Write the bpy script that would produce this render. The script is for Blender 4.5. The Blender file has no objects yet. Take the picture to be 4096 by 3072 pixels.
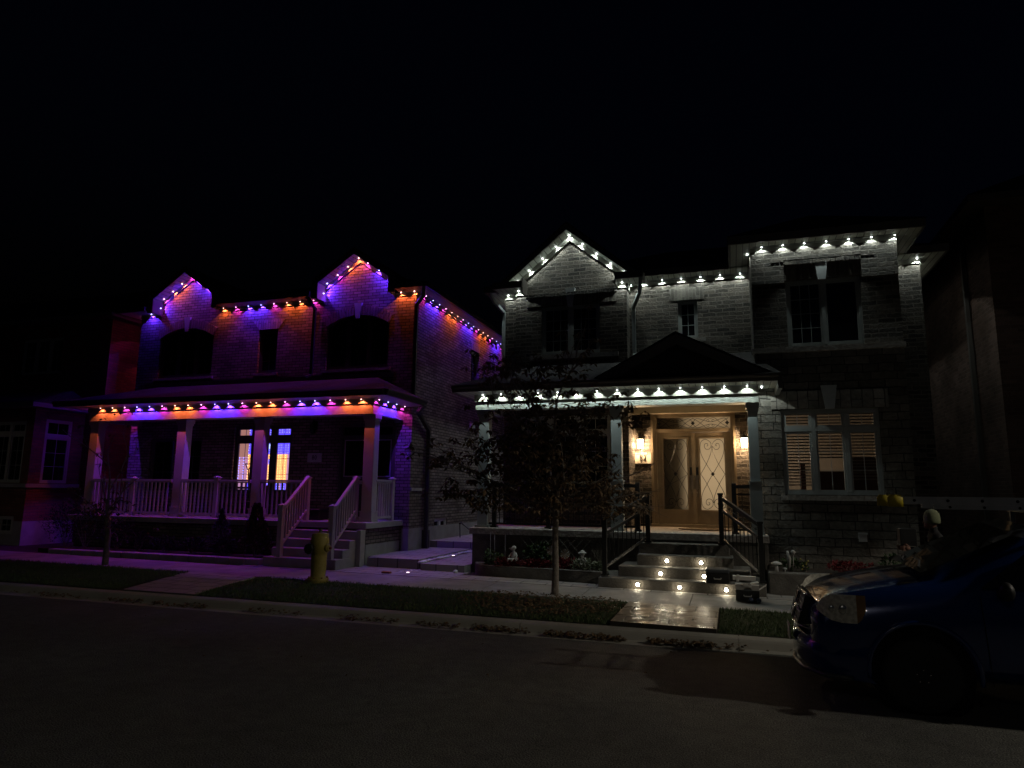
import bpy, math, random
from math import sin, cos, pi, radians, sqrt, atan2
from mathutils import Vector, Matrix
R = random.Random(7)
D = bpy.data
S = bpy.context.scene
COL = S.collection

# ---------------------------------------------------------------- materials
def newmat(name):
    m = D.materials.new(name); m.use_nodes = True
    nt = m.node_tree; nt.nodes.clear()
    out = nt.nodes.new('ShaderNodeOutputMaterial')
    return m, nt, out
def N(nt, t, **kw):
    n = nt.nodes.new(t)
    for k, v in kw.items():
        if k.startswith('i_'): n.inputs[k[2:].replace('_', ' ')].default_value = v
        else: setattr(n, k, v)
    return n
def principled(nt, out, col=(.5,.5,.5), rough=.7, metal=0, spec=.5):
    b = nt.nodes.new('ShaderNodeBsdfPrincipled')
    b.inputs['Base Color'].default_value = (*col, 1)
    b.inputs['Roughness'].default_value = rough
    b.inputs['Metallic'].default_value = metal
    b.inputs['Specular IOR Level'].default_value = spec
    nt.links.new(b.outputs[0], out.inputs[0]); return b
def noisy(name, c1, c2, scale=8, rough=.8, bump=.0, bscale=60, metal=0, spec=.4, rough2=None, detail=6):
    """plain procedural surface: two tones mixed by noise, fine bump"""
    m, nt, out = newmat(name); b = principled(nt, out, c1, rough, metal, spec); L = nt.links
    g = N(nt, 'ShaderNodeNewGeometry')
    n = N(nt, 'ShaderNodeTexNoise'); n.inputs['Scale'].default_value = scale; n.inputs['Detail'].default_value = detail
    L.new(g.outputs['Position'], n.inputs['Vector'])
    r = N(nt, 'ShaderNodeValToRGB'); r.color_ramp.elements[0].position = .35; r.color_ramp.elements[1].position = .65
    r.color_ramp.elements[0].color = (*c1, 1); r.color_ramp.elements[1].color = (*c2, 1)
    L.new(n.outputs['Fac'], r.inputs[0]); L.new(r.outputs[0], b.inputs['Base Color'])
    if rough2 is not None:
        mr = N(nt, 'ShaderNodeMapRange'); mr.inputs['To Min'].default_value = rough; mr.inputs['To Max'].default_value = rough2
        mr.inputs['From Min'].default_value = .35; mr.inputs['From Max'].default_value = .65
        L.new(n.outputs['Fac'], mr.inputs['Value']); L.new(mr.outputs[0], b.inputs['Roughness'])
    if bump:
        n2 = N(nt, 'ShaderNodeTexNoise'); n2.inputs['Scale'].default_value = bscale; n2.inputs['Detail'].default_value = 5
        L.new(g.outputs['Position'], n2.inputs['Vector'])
        bp = N(nt, 'ShaderNodeBump'); bp.inputs['Strength'].default_value = 1; bp.inputs['Distance'].default_value = bump
        L.new(n2.outputs['Fac'], bp.inputs['Height']); L.new(bp.outputs[0], b.inputs['Normal'])
    return m
def emis(name, col, st):
    m, nt, out = newmat(name); e = N(nt, 'ShaderNodeEmission'); e.inputs[0].default_value = (*col, 1); e.inputs[1].default_value = st
    nt.links.new(e.outputs[0], out.inputs[0]); return m
def brick(name, c1, c2, cm, bw, bh, mortar=.008, distort=.0, dscale=5, bump=.012, grain=.004, gscale=40, rough=.85, vert=False, squash=1.0, u=None):
    m, nt, out = newmat(name); b = principled(nt, out, c1, rough, 0, .3); L = nt.links
    g = N(nt, 'ShaderNodeNewGeometry'); s = N(nt, 'ShaderNodeSeparateXYZ'); L.new(g.outputs['Position'], s.inputs[0])
    ad = N(nt, 'ShaderNodeMath', operation='ADD'); L.new(s.outputs[0], ad.inputs[0]); L.new(s.outputs[1], ad.inputs[1])
    cb = N(nt, 'ShaderNodeCombineXYZ')
    if vert: L.new(s.outputs[2], cb.inputs[0]); L.new(ad.outputs[0], cb.inputs[1])
    else: L.new(ad.outputs[0], cb.inputs[0]); L.new(s.outputs[2], cb.inputs[1])
    vec = cb.outputs[0]
    if distort:
        nd = N(nt, 'ShaderNodeTexNoise'); nd.inputs['Scale'].default_value = dscale; nd.inputs['Detail'].default_value = 3
        L.new(g.outputs['Position'], nd.inputs['Vector'])
        sb = N(nt, 'ShaderNodeVectorMath', operation='SUBTRACT'); sb.inputs[1].default_value = (.5, .5, .5); L.new(nd.outputs['Color'], sb.inputs[0])
        sc = N(nt, 'ShaderNodeVectorMath', operation='SCALE'); sc.inputs['Scale'].default_value = distort; L.new(sb.outputs[0], sc.inputs[0])
        av = N(nt, 'ShaderNodeVectorMath', operation='ADD'); L.new(vec, av.inputs[0]); L.new(sc.outputs[0], av.inputs[1]); vec = av.outputs[0]
    t = N(nt, 'ShaderNodeTexBrick'); t.offset = .5; t.squash = squash; t.squash_frequency = 3
    L.new(vec, t.inputs['Vector']); t.inputs['Scale'].default_value = 1
    t.inputs['Brick Width'].default_value = bw; t.inputs['Row Height'].default_value = bh
    t.inputs['Mortar Size'].default_value = mortar; t.inputs['Mortar Smooth'].default_value = .3; t.inputs['Bias'].default_value = 0
    t.inputs['Color1'].default_value = (*c1, 1); t.inputs['Color2'].default_value = (*c2, 1); t.inputs['Mortar'].default_value = (*cm, 1)
    n = N(nt, 'ShaderNodeTexNoise'); n.inputs['Scale'].default_value = gscale; n.inputs['Detail'].default_value = 5; n.inputs['Roughness'].default_value = .65
    L.new(g.outputs['Position'], n.inputs['Vector'])
    mx = N(nt, 'ShaderNodeMix', data_type='RGBA', blend_type='MULTIPLY'); mx.inputs[0].default_value = .55
    rp = N(nt, 'ShaderNodeValToRGB'); rp.color_ramp.elements[0].position = .3; rp.color_ramp.elements[1].position = .7
    rp.color_ramp.elements[0].color = (.35, .35, .35, 1); rp.color_ramp.elements[1].color = (1.2, 1.2, 1.2, 1)
    L.new(n.outputs['Fac'], rp.inputs[0]); L.new(t.outputs['Color'], mx.inputs[6]); L.new(rp.outputs[0], mx.inputs[7])
    nb = N(nt, 'ShaderNodeTexNoise'); nb.inputs['Scale'].default_value = .9; nb.inputs['Detail'].default_value = 6; L.new(g.outputs['Position'], nb.inputs['Vector'])
    rb = N(nt, 'ShaderNodeValToRGB'); rb.color_ramp.elements[0].position = .3; rb.color_ramp.elements[1].position = .62; rb.color_ramp.elements[0].color = (.55, .53, .50, 1); rb.color_ramp.elements[1].color = (1.05, 1.05, 1.05, 1); L.new(nb.outputs['Fac'], rb.inputs[0])
    mw = N(nt, 'ShaderNodeMix', data_type='RGBA', blend_type='MULTIPLY'); mw.inputs[0].default_value = 1; L.new(mx.outputs[2], mw.inputs[6]); L.new(rb.outputs[0], mw.inputs[7])
    L.new(mw.outputs[2], b.inputs['Base Color'])
    h = N(nt, 'ShaderNodeMath', operation='MULTIPLY'); h.inputs[1].default_value = -bump; L.new(t.outputs['Fac'], h.inputs[0])
    h2 = N(nt, 'ShaderNodeMath', operation='MULTIPLY_ADD'); h2.inputs[1].default_value = grain; L.new(n.outputs['Fac'], h2.inputs[0]); L.new(h.outputs[0], h2.inputs[2])
    bp = N(nt, 'ShaderNodeBump'); bp.inputs['Strength'].default_value = 1; bp.inputs['Distance'].default_value = 1
    L.new(h2.outputs[0], bp.inputs['Height']); L.new(bp.outputs[0], b.inputs['Normal'])
    return m
def slatted(name, col, pitch, axis, rough=.5, depth=.006):
    """vented aluminium soffit: grooves every pitch metres along axis"""
    m, nt, out = newmat(name); b = principled(nt, out, col, rough, 0, .4); L = nt.links
    g = N(nt, 'ShaderNodeNewGeometry'); s = N(nt, 'ShaderNodeSeparateXYZ'); L.new(g.outputs['Position'], s.inputs[0])
    mu = N(nt, 'ShaderNodeMath', operation='MULTIPLY'); mu.inputs[1].default_value = 1/pitch; L.new(s.outputs[axis], mu.inputs[0])
    fr = N(nt, 'ShaderNodeMath', operation='FRACT'); L.new(mu.outputs[0], fr.inputs[0])
    gt = N(nt, 'ShaderNodeMath', operation='GREATER_THAN'); gt.inputs[1].default_value = .12; L.new(fr.outputs[0], gt.inputs[0])
    mx = N(nt, 'ShaderNodeMix', data_type='RGBA'); mx.inputs[6].default_value = (*[c*.25 for c in col], 1); mx.inputs[7].default_value = (*col, 1)
    L.new(gt.outputs[0], mx.inputs[0]); L.new(mx.outputs[2], b.inputs['Base Color'])
    bp = N(nt, 'ShaderNodeBump'); bp.inputs['Distance'].default_value = depth; L.new(gt.outputs[0], bp.inputs['Height']); L.new(bp.outputs[0], b.inputs['Normal'])
    return m
def glassy(name, tint=(.9, .9, .9), spec=.08):
    m, nt, out = newmat(name); L = nt.links
    t = N(nt, 'ShaderNodeBsdfTransparent'); t.inputs[0].default_value = (*tint, 1)
    gl = N(nt, 'ShaderNodeBsdfGlossy'); gl.inputs['Roughness'].default_value = .03
    f = N(nt, 'ShaderNodeFresnel'); f.inputs[0].default_value = 1.45
    mx = N(nt, 'ShaderNodeMixShader'); L.new(f.outputs[0], mx.inputs[0]); L.new(t.outputs[0], mx.inputs[1]); L.new(gl.outputs[0], mx.inputs[2])
    L.new(mx.outputs[0], out.inputs[0]); return m

M = {}
M['brickA'] = brick('warm_beige_brick', (.37, .315, .275), (.19, .155, .135), (.045, .038, .034), .235, .083, .010, .012, 3, .016, .006)
M['soldierA'] = brick('beige_soldier_brick', (.46, .38, .33), (.32, .26, .22), (.10, .085, .075), .5, .083, .008, .004, 3, .012, .004, vert=True)
M['brickB'] = brick('tumbled_dark_brick', (.18, .155, .13), (.045, .04, .035), (.21, .185, .16), .31, .097, .013, .055, 6, .035, .035, 22)
M['soldierB'] = brick('dark_soldier_brick', (.20, .18, .155), (.09, .08, .07), (.23, .21, .18), .5, .085, .010, .03, 7, .016, .014, 30, vert=True)
M['brickC'] = brick('red_brown_brick', (.30, .12, .09), (.20, .08, .06), (.16, .11, .09), .23, .083, .008, .008, 3, .010, .004)
M['brickD'] = brick('brown_brick', (.19, .115, .09), (.11, .065, .05), (.17, .12, .10), .23, .083, .008, .008, 3, .010, .004)
M['stoneB'] = brick('rock_face_stone', (.32, .30, .265), (.17, .16, .14), (.07, .065, .06), .47, .165, .010, .05, 4, .03, .05, 11, squash=.6)
M['stoneSold'] = brick('rock_face_stone_soldiers', (.40, .36, .32), (.27, .25, .22), (.12, .11, .10), .6, .20, .010, .03, 4, .03, .04, 11, vert=True)
M['rock'] = noisy('rock_face_sill', (.34, .31, .28), (.48, .44, .40), 12, .85, .03, 14)
M['parge'] = noisy('parged_concrete', (.30, .29, .27), (.38, .37, .35), 3, .85, .004, 30)
M['keystone'] = noisy('smooth_precast_stone', (.52, .55, .56), (.60, .62, .63), 6, .6, .001, 80)
M['shingle'] = brick('asphalt_shingles', (.075, .068, .066), (.034, .032, .033), (.004, .004, .004), .3, .052, .011, .004, 4, .02, .006, 90, .9)
M['soffitA'] = slatted('vented_soffit_by_x', (.50, .47, .42), .11, 0)
M['soffitY'] = slatted('vented_soffit_by_y', (.50, .47, .42), .11, 1)
M['soffitB'] = slatted('pale_vented_soffit', (.56, .58, .50), .13, 0)
M['fascia'] = noisy('brown_metal_fascia', (.075, .062, .052), (.085, .07, .06), 4, .45)
M['fasciaB'] = noisy('taupe_metal_fascia', (.16, .15, .13), (.18, .17, .15), 4, .45)
M['gutter'] = noisy('dark_brown_gutter', (.055, .047, .042), (.06, .052, .046), 4, .4)
M['gutterB'] = noisy('taupe_gutter', (.10, .09, .08), (.115, .10, .09), 4, .4)
M['pipe'] = noisy('black_brown_downpipe', (.045, .040, .040), (.05, .045, .045), 4, .4)
M['pipeB'] = noisy('grey_downpipe', (.30, .33, .34), (.33, .36, .37), 4, .45)
M['beamA'] = noisy('painted_stucco_beam', (.30, .29, .27), (.38, .37, .35), 9, .8, .008, 40)
M['friezeA'] = noisy('painted_frieze', (.20, .18, .16), (.23, .21, .19), 9, .7)
M['friezeB'] = noisy('sage_frieze', (.22, .22, .18), (.25, .25, .21), 9, .7)
M['colA'] = noisy('mauve_grey_painted_wood', (.40, .36, .37), (.44, .40, .41), 5, .6, .001, 50)
M['colB'] = noisy('blue_grey_painted_column', (.27, .30, .30), (.30, .33, .33), 5, .6)
M['trimtan'] = noisy('tan_trim', (.36, .30, .22), (.40, .33, .24), 5, .6)
M['winframe'] = noisy('grey_vinyl_window_frame', (.36, .38, .37), (.39, .41, .40), 5, .45)
M['winframeA'] = noisy('dark_brown_window_frame', (.07, .06, .055), (.08, .07, .06), 5, .45)
M['winframeC'] = noisy('cream_window_frame', (.42, .42, .36), (.45, .45, .39), 5, .5)
M['glass'] = noisy('dark_night_window_glass', (.008, .008, .009), (.012, .012, .013), 1, .06, spec=.5)
M['clear'] = glassy('clear_window_glass')
M['blackmetal'] = noisy('black_wrought_metal', (.012, .012, .012), (.016, .016, .016), 5, .42)
M['concrete'] = noisy('concrete', (.19, .18, .165), (.27, .255, .235), 2.2, .75, .003, 90, rough2=.6)
M['kerb'] = noisy('kerb_concrete', (.27, .26, .22), (.35, .335, .29), 1.6, .8, .003, 90)
M['asphalt'] = noisy('worn_asphalt', (.060, .058, .053), (.078, .075, .069), .9, .82, .012, 130, spec=.3)
def asphalt():
    m, nt, out = newmat('worn_asphalt'); b = principled(nt, out, (.07, .07, .065), .85, 0, .3); L = nt.links; g = N(nt, 'ShaderNodeNewGeometry')
    def nz(sc, d, lo, hi, p0=.35, p1=.65):
        n = N(nt, 'ShaderNodeTexNoise'); n.inputs['Scale'].default_value = sc; n.inputs['Detail'].default_value = d; L.new(g.outputs['Position'], n.inputs['Vector'])
        r = N(nt, 'ShaderNodeValToRGB'); r.color_ramp.elements[0].position = p0; r.color_ramp.elements[1].position = p1; r.color_ramp.elements[0].color = (lo, lo, lo, 1); r.color_ramp.elements[1].color = (hi, hi, hi, 1); L.new(n.outputs['Fac'], r.inputs[0]); return n, r
    n1, r1 = nz(70, 4, .35, 1.7); n2, r2 = nz(.55, 5, .78, 1.15); n3, r3 = nz(6, 4, .85, 1.12)
    v = N(nt, 'ShaderNodeTexVoronoi', feature='DISTANCE_TO_EDGE'); v.inputs['Scale'].default_value = .23
    nd = N(nt, 'ShaderNodeTexNoise'); nd.inputs['Scale'].default_value = 1.3; nd.inputs['Detail'].default_value = 6; L.new(g.outputs['Position'], nd.inputs['Vector'])
    va = N(nt, 'ShaderNodeVectorMath', operation='ADD'); L.new(g.outputs['Position'], va.inputs[0]); L.new(nd.outputs['Color'], va.inputs[1]); L.new(va.outputs[0], v.inputs['Vector'])
    cr = N(nt, 'ShaderNodeValToRGB'); cr.color_ramp.elements[0].position = .0; cr.color_ramp.elements[1].position = .0022; cr.color_ramp.elements[0].color = (.75, .75, .75, 1); cr.color_ramp.elements[1].color = (1, 1, 1, 1); L.new(v.outputs['Distance'], cr.inputs[0])
    col = N(nt, 'ShaderNodeRGB'); col.outputs[0].default_value = (.095, .095, .087, 1); cur = col.outputs[0]
    for r in (r1, r2, r3, cr):
        mx = N(nt, 'ShaderNodeMix', data_type='RGBA', blend_type='MULTIPLY'); mx.inputs[0].default_value = 1; L.new(cur, mx.inputs[6]); L.new(r.outputs[0], mx.inputs[7]); cur = mx.outputs[2]
    L.new(cur, b.inputs['Base Color'])
    bp = N(nt, 'ShaderNodeBump'); bp.inputs['Distance'].default_value = .012; L.new(n1.outputs['Fac'], bp.inputs['Height']); L.new(bp.outputs[0], b.inputs['Normal']); return m
M['asphalt'] = asphalt()
M['steps'] = noisy('cast_stone_step', (.10, .093, .082), (.155, .145, .128), 6, .7, .012, 28)
M['soil'] = noisy('dark_mulch', (.025, .017, .012), (.05, .035, .025), 20, .95, .03, 35)
M['bark'] = noisy('grey_bark', (.16, .135, .115), (.24, .21, .18), 14, .9, .012, 40)
M['chrome'] = noisy('chrome', (.75, .75, .76), (.8, .8, .8), 3, .08, metal=1)
M['carpaint'] = None

# stamped wet-looking walkway concrete
def stamped(name, c1, c2, bw, bh, ro, ro2, mort):
    m, nt, out = newmat(name); b = principled(nt, out, c1, .3, 0, .5); L = nt.links
    g = N(nt, 'ShaderNodeNewGeometry'); n = N(nt, 'ShaderNodeTexNoise'); n.inputs['Scale'].default_value = 2.2; n.inputs['Detail'].default_value = 7; n.inputs['Distortion'].default_value = .8
    mp = N(nt, 'ShaderNodeMapping'); mp.inputs['Scale'].default_value = (1, 2.4, 1); L.new(g.outputs['Position'], mp.inputs[0]); L.new(mp.outputs[0], n.inputs['Vector'])
    t = N(nt, 'ShaderNodeTexBrick'); L.new(g.outputs['Position'], t.inputs['Vector']); t.inputs['Scale'].default_value = 1
    t.inputs['Brick Width'].default_value = bw; t.inputs['Row Height'].default_value = bh; t.inputs['Mortar Size'].default_value = .014
    t.inputs['Color1'].default_value = (*c1, 1); t.inputs['Color2'].default_value = (*c2, 1); t.inputs['Mortar'].default_value = (*mort, 1)
    L.new(t.outputs['Color'], b.inputs['Base Color'])
    mr = N(nt, 'ShaderNodeMapRange'); mr.inputs['From Min'].default_value = .4; mr.inputs['From Max'].default_value = .6; mr.inputs['To Min'].default_value = ro; mr.inputs['To Max'].default_value = ro2
    L.new(n.outputs['Fac'], mr.inputs['Value']); L.new(mr.outputs[0], b.inputs['Roughness'])
    a = N(nt, 'ShaderNodeMath', operation='MULTIPLY'); a.inputs[1].default_value = -.5; L.new(t.outputs['Fac'], a.inputs[0])
    a2 = N(nt, 'ShaderNodeMath', operation='ADD'); L.new(a.outputs[0], a2.inputs[0]); L.new(n.outputs['Fac'], a2.inputs[1])
    bp = N(nt, 'ShaderNodeBump'); bp.inputs['Distance'].default_value = .022; L.new(a2.outputs[0], bp.inputs['Height']); L.new(bp.outputs[0], b.inputs['Normal'])
    return m
M['stamped'] = stamped('sealed_stamped_concrete', (.19, .155, .12), (.24, .195, .15), .62, .45, .27, .52, (.045, .038, .03))
M['paver'] = stamped('stone_paver_path', (.26, .245, .235), (.33, .31, .29), .5, .33, .55, .7, (.10, .095, .09))

ORANGE, PINK, BLUE, WHITE = (1, .16, .045), (1, .05, .75), (.09, .02, 1), (.86, 1, .95)
LC = {'O': ORANGE, 'M': PINK, 'B': BLUE, 'W': WHITE}
LN = {'O': 'orange', 'M': 'pink', 'B': 'blue', 'W': 'cool white'}
LE = {k: emis('led_lens_' + LN[k].replace(' ', '_'), tuple(.35*1+.65*c for c in LC[k]), 14 if k != 'W' else 30) for k in LC}
POW = {'O': 15.5, 'M': 7, 'B': 42.0, 'W': 9.5}

# ---------------------------------------------------------------- mesh helpers
class MB:
    def __init__(s): s.v = []; s.f = []
    def add(s, vs, fs):
        o = len(s.v); s.v += [tuple(v) for v in vs]; s.f += [tuple(i+o for i in f) for f in fs]; return s
    def box(s, x0, x1, y0, y1, z0, z1):
        x0, x1 = min(x0, x1), max(x0, x1); y0, y1 = min(y0, y1), max(y0, y1); z0, z1 = min(z0, z1), max(z0, z1)
        return s.add([(x0,y0,z0),(x1,y0,z0),(x1,y1,z0),(x0,y1,z0),(x0,y0,z1),(x1,y0,z1),(x1,y1,z1),(x0,y1,z1)],
              [(0,3,2,1),(4,5,6,7),(0,1,5,4),(1,2,6,5),(2,3,7,6),(3,0,4,7)])
    def cbox(s, x0, x1, y0, y1, z0, z1, c=.01):
        """box with chamfered vertical and top edges"""
        x0, x1 = min(x0, x1), max(x0, x1); y0, y1 = min(y0, y1), max(y0, y1)
        def ring(i, z): return [(x0+i+c,y0+i,z),(x1-i-c,y0+i,z),(x1-i,y0+i+c,z),(x1-i,y1-i-c,z),(x1-i-c,y1-i,z),(x0+i+c,y1-i,z),(x0+i,y1-i-c,z),(x0+i,y0+i+c,z)]
        rs = [ring(0, z0), ring(0, z1-c), ring(c*.9, z1)]
        vs = sum(rs, []); fs = []
        for k in range(2):
            for i in range(8): j = (i+1) % 8; fs.append((k*8+i, k*8+j, k*8+8+j, k*8+8+i))
        fs.append(tuple(range(7, -1, -1))); fs.append(tuple(range(16, 24)))
        return s.add(vs, fs)
    def quad(s, a, b, c, d): return s.add([a, b, c, d], [(0, 1, 2, 3)])
    def poly(s, pts): return s.add(pts, [tuple(range(len(pts)))])
    def prism(s, pts, dv):
        """closed polygon pts extruded by vector dv"""
        n = len(pts); q = [tuple(a+b for a, b in zip(p, dv)) for p in pts]
        return s.add(list(pts)+q, [tuple(range(n-1, -1, -1)), tuple(range(n, 2*n))]+[(i, (i+1) % n, n+(i+1) % n, n+i) for i in range(n)])
    def tube(s, pts, r, n=8, cap=True):
        pts = [Vector(p) for p in pts]; rs = r if isinstance(r, (list, tuple)) else [r]*len(pts)
        o = len(s.v); up = None
        for i, p in enumerate(pts):
            t = (pts[min(i+1, len(pts)-1)]-pts[max(i-1, 0)])
            if t.length < 1e-9: t = Vector((0, 0, 1))
            t.normalize()
            if up is None: up = Vector((0, 0, 1)) if abs(t.z) < .9 else Vector((1, 0, 0))
            a = t.cross(up)
            if a.length < 1e-6: a = t.cross(Vector((1, .3, 0)))
            a.normalize(); b = a.cross(t).normalized(); up = b
            for k in range(n):
                an = 2*pi*k/n; s.v.append(tuple(p+a*cos(an)*rs[i]+b*sin(an)*rs[i]))
        for i in range(len(pts)-1):
            for k in range(n):
                j = (k+1) % n; s.f.append((o+i*n+k, o+i*n+j, o+(i+1)*n+j, o+(i+1)*n+k))
        if cap:
            s.f.append(tuple(o+k for k in range(n-1, -1, -1))); s.f.append(tuple(o+(len(pts)-1)*n+k for k in range(n)))
        return s
    def bar(s, p0, p1, w, h=None, up=(0, 0, 1)):
        """rectangular bar from p0 to p1"""
        h = h or w; p0 = Vector(p0); p1 = Vector(p1); t = (p1-p0).normalized(); u = Vector(up)
        a = t.cross(u)
        if a.length < 1e-4: a = t.cross(Vector((0, 1, 0)))
        a.normalize(); b = a.cross(t).normalized()
        vs = [p+a*i*w/2+b*j*h/2 for p in (p0, p1) for i, j in ((-1,-1),(1,-1),(1,1),(-1,1))]
        return s.add(vs, [(3,2,1,0),(4,5,6,7),(0,1,5,4),(1,2,6,5),(2,3,7,6),(3,0,4,7)])
    def lathe(s, prof, c=(0, 0, 0), n=20, axis='z'):
        o = len(s.v); fs = []
        for r, z in prof:
            for k in range(n):
                a = 2*pi*k/n; x, y = r*cos(a), r*sin(a)
                p = {'z': (x, y, z), 'y': (x, -z, y), 'x': (z, x, y)}[axis]
                s.v.append((c[0]+p[0], c[1]+p[1], c[2]+p[2]))
        for i in range(len(prof)-1):
            for k in range(n):
                j = (k+1) % n; s.f.append((o+i*n+k, o+i*n+j, o+(i+1)*n+j, o+(i+1)*n+k))
        s.f.append(tuple(o+k for k in range(n-1, -1, -1))); s.f.append(tuple(o+(len(prof)-1)*n+k for k in range(n)))
        return s
    def ball(s, c, r, sx=1, sy=1, sz=1, nu=12, nv=8):
        prof = [(max(r*sin(pi*i/nv), 1e-4), -r*cos(pi*i/nv)) for i in range(nv+1)]
        o = len(s.v); s.lathe(prof, (0, 0, 0), nu)
        for i in range(o, len(s.v)): x, y, z = s.v[i]; s.v[i] = (c[0]+x*sx, c[1]+y*sy, c[2]+z*sz)
        return s
    def build(s, name, mat, parent=None, smooth=False, label=None):
        me = D.meshes.new(name)
        if parent is not None: off = Vector(parent.get('_o', (0, 0, 0)))
        else:
            xs = [v[0] for v in s.v]; ys = [v[1] for v in s.v]; zs = [v[2] for v in s.v]
            off = Vector(((min(xs)+max(xs))/2, (min(ys)+max(ys))/2, min(zs)))
        me.from_pydata([(v[0]-off.x, v[1]-off.y, v[2]-off.z) for v in s.v], [], s.f); me.update()
        if mat: me.materials.append(mat)
        if smooth:
            for p in me.polygons: p.use_smooth = True
        o = D.objects.new(name, me); COL.objects.link(o)
        if parent is not None: o.parent = parent; o['_o'] = tuple(off)
        else: o.location = off; o['_o'] = tuple(off)
        if label: o['label'] = label
        return o
def tag(o, label, cat, group=None, kind=None):
    if label: o['label'] = label
    if cat: o['category'] = cat
    if group: o['group'] = group
    if kind: o['kind'] = kind
    return o
def thing(name, loc, label, cat, group=None):
    o = D.objects.new(name, None); COL.objects.link(o); o.location = loc; o.empty_display_size = .2; o['_o'] = tuple(loc)
    return tag(o, label, cat, group)
def struct(o): o['kind'] = 'structure'; return o
def addlight(name, typ, loc, col, energy, parent=None, size=.01, spot=None, blend=.1, direction=None, data=None):
    if data is None:
        data = D.lights.new(name, typ); data.color = col; data.energy = energy
        if typ in ('POINT', 'SPOT'): data.shadow_soft_size = size
        if typ == 'AREA': data.size = size
        if spot: data.spot_size = radians(spot); data.spot_blend = blend
    o = D.objects.new(name, data); COL.objects.link(o)
    p = Vector(loc)
    if direction is not None: o.rotation_euler = Vector(direction).to_track_quat('-Z', 'Y').to_euler()
    if parent is not None: o.parent = parent; p = p-Vector(parent.get('_o', (0, 0, 0)))
    o.location = p; return o

# frame: ax 'y' faces -Y, 'X' faces +X, 'x' faces -X ; d is distance outwards
def P(ax, pl, u, d, z):
    return (u, pl-d, z) if ax == 'y' else ((pl+d, u, z) if ax == 'X' else (pl-d, u, z))
def fbox(mb, ax, pl, u0, u1, d0, d1, z0, z1):
    a = P(ax, pl, u0, d0, z0); b = P(ax, pl, u1, d1, z1); return mb.box(a[0], b[0], a[1], b[1], a[2], b[2])
def wall(mb, ax, pl, u0, u1, z0, z1, holes=(), depth=.14):
    us = sorted({u0, u1, *[h[0] for h in holes], *[h[1] for h in holes]}); zs = sorted({z0, z1, *[h[2] for h in holes], *[h[3] for h in holes]})
    for i in range(len(us)-1):
        for j in range(len(zs)-1):
            cu, cz = (us[i]+us[i+1])/2, (zs[j]+zs[j+1])/2
            if any(h[0] < cu < h[1] and h[2] < cz < h[3] for h in holes): continue
            mb.quad(P(ax, pl, us[i], 0, zs[j]), P(ax, pl, us[i+1], 0, zs[j]), P(ax, pl, us[i+1], 0, zs[j+1]), P(ax, pl, us[i], 0, zs[j+1]))
    for a, b, c, d in holes:
        q = lambda u, dd, z: P(ax, pl, u, dd, z)
        mb.quad(q(a,0,c), q(a,-depth,c), q(a,-depth,d), q(a,0,d)); mb.quad(q(b,0,c), q(b,-depth,c), q(b,-depth,d), q(b,0,d))
        mb.quad(q(a,0,c), q(b,0,c), q(b,-depth,c), q(a,-depth,c)); mb.quad(q(a,0,d), q(b,0,d), q(b,-depth,d), q(a,-depth,d))
def window(house, ax, pl, u0, u1, z0, z1, cols=1, transom=None, munt=(2, 4), tmunt=(2, 1), fm='winframe', gm='glass', rec=.09, fw=.055, mullion=.09, name='window', label=None, grid=True, skip=(), gr_d=.012):
    """window part > pane sub-parts, grille sub-part.  Returns (part, list of pane rects)"""
    mb = MB(); d0, d1 = -rec-.03, -rec+.03
    fbox(mb, ax, pl, u0, u1, d0, d1, z0, z0+fw); fbox(mb, ax, pl, u0, u1, d0, d1, z1-fw, z1)
    fbox(mb, ax, pl, u0, u0+fw, d0, d1+.002, z0+fw, z1-fw); fbox(mb, ax, pl, u1-fw, u1, d0, d1+.002, z0+fw, z1-fw)
    edges = []; w = (u1-u0)/cols
    for k in range(1, cols): c = u0+k*w; edges.append(c); fbox(mb, ax, pl, c-mullion/2, c+mullion/2, d0, d1+.006, z0+fw, z1-fw)
    rows = [(z0+fw, z1-fw)] if transom is None else [(z0+fw, transom-mullion/2), (transom+mullion/2, z1-fw)]
    ks = []; rects = []
    for k in range(cols):
        a = u0+fw if k == 0 else edges[k-1]+mullion/2; b = u1-fw if k == cols-1 else edges[k]-mullion/2
        if transom is not None: fbox(mb, ax, pl, a, b, d0, d1+.004, transom-mullion/2, transom+mullion/2)
        for ri, (c, d) in enumerate(rows):
            # sash
            sw = .038
            for (p, q, r, s_) in ((a, b, c, c+sw), (a, b, d-sw, d), (a, a+sw, c+sw, d-sw), (b-sw, b, c+sw, d-sw)): fbox(mb, ax, pl, p, q, d0+.005, d1-.012, r, s_)
            rects.append((a+sw, b-sw, c+sw, d-sw, ri)); ks.append(k)
    part = mb.build(name, M[fm], house, label=label)
    gmb = MB()
    for kk, (a, b, c, d, ri) in zip(ks, rects):
        pm = MB(); pm.quad(P(ax, pl, a, -rec-.01, c), P(ax, pl, b, -rec-.01, c), P(ax, pl, b, -rec-.01, d), P(ax, pl, a, -rec-.01, d))
        pm.build('pane', M[gm], part)
        nx, nz = (munt if ri == 0 else tmunt)
        if kk in skip: continue
        for i in range(1, nx): c0 = a+(b-a)*i/nx; fbox(gmb, ax, pl, c0-gr_d/2, c0+gr_d/2, -rec-.006, -rec+.002, c, d)
        for i in range(1, nz): c0 = c+(d-c)*i/nz; fbox(gmb, ax, pl, a, b, -rec-.007, -rec+.001, c0-gr_d/2, c0+gr_d/2)
    if grid and gmb.v: gmb.build('grille', M[fm], part)
    return part, rects
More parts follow.
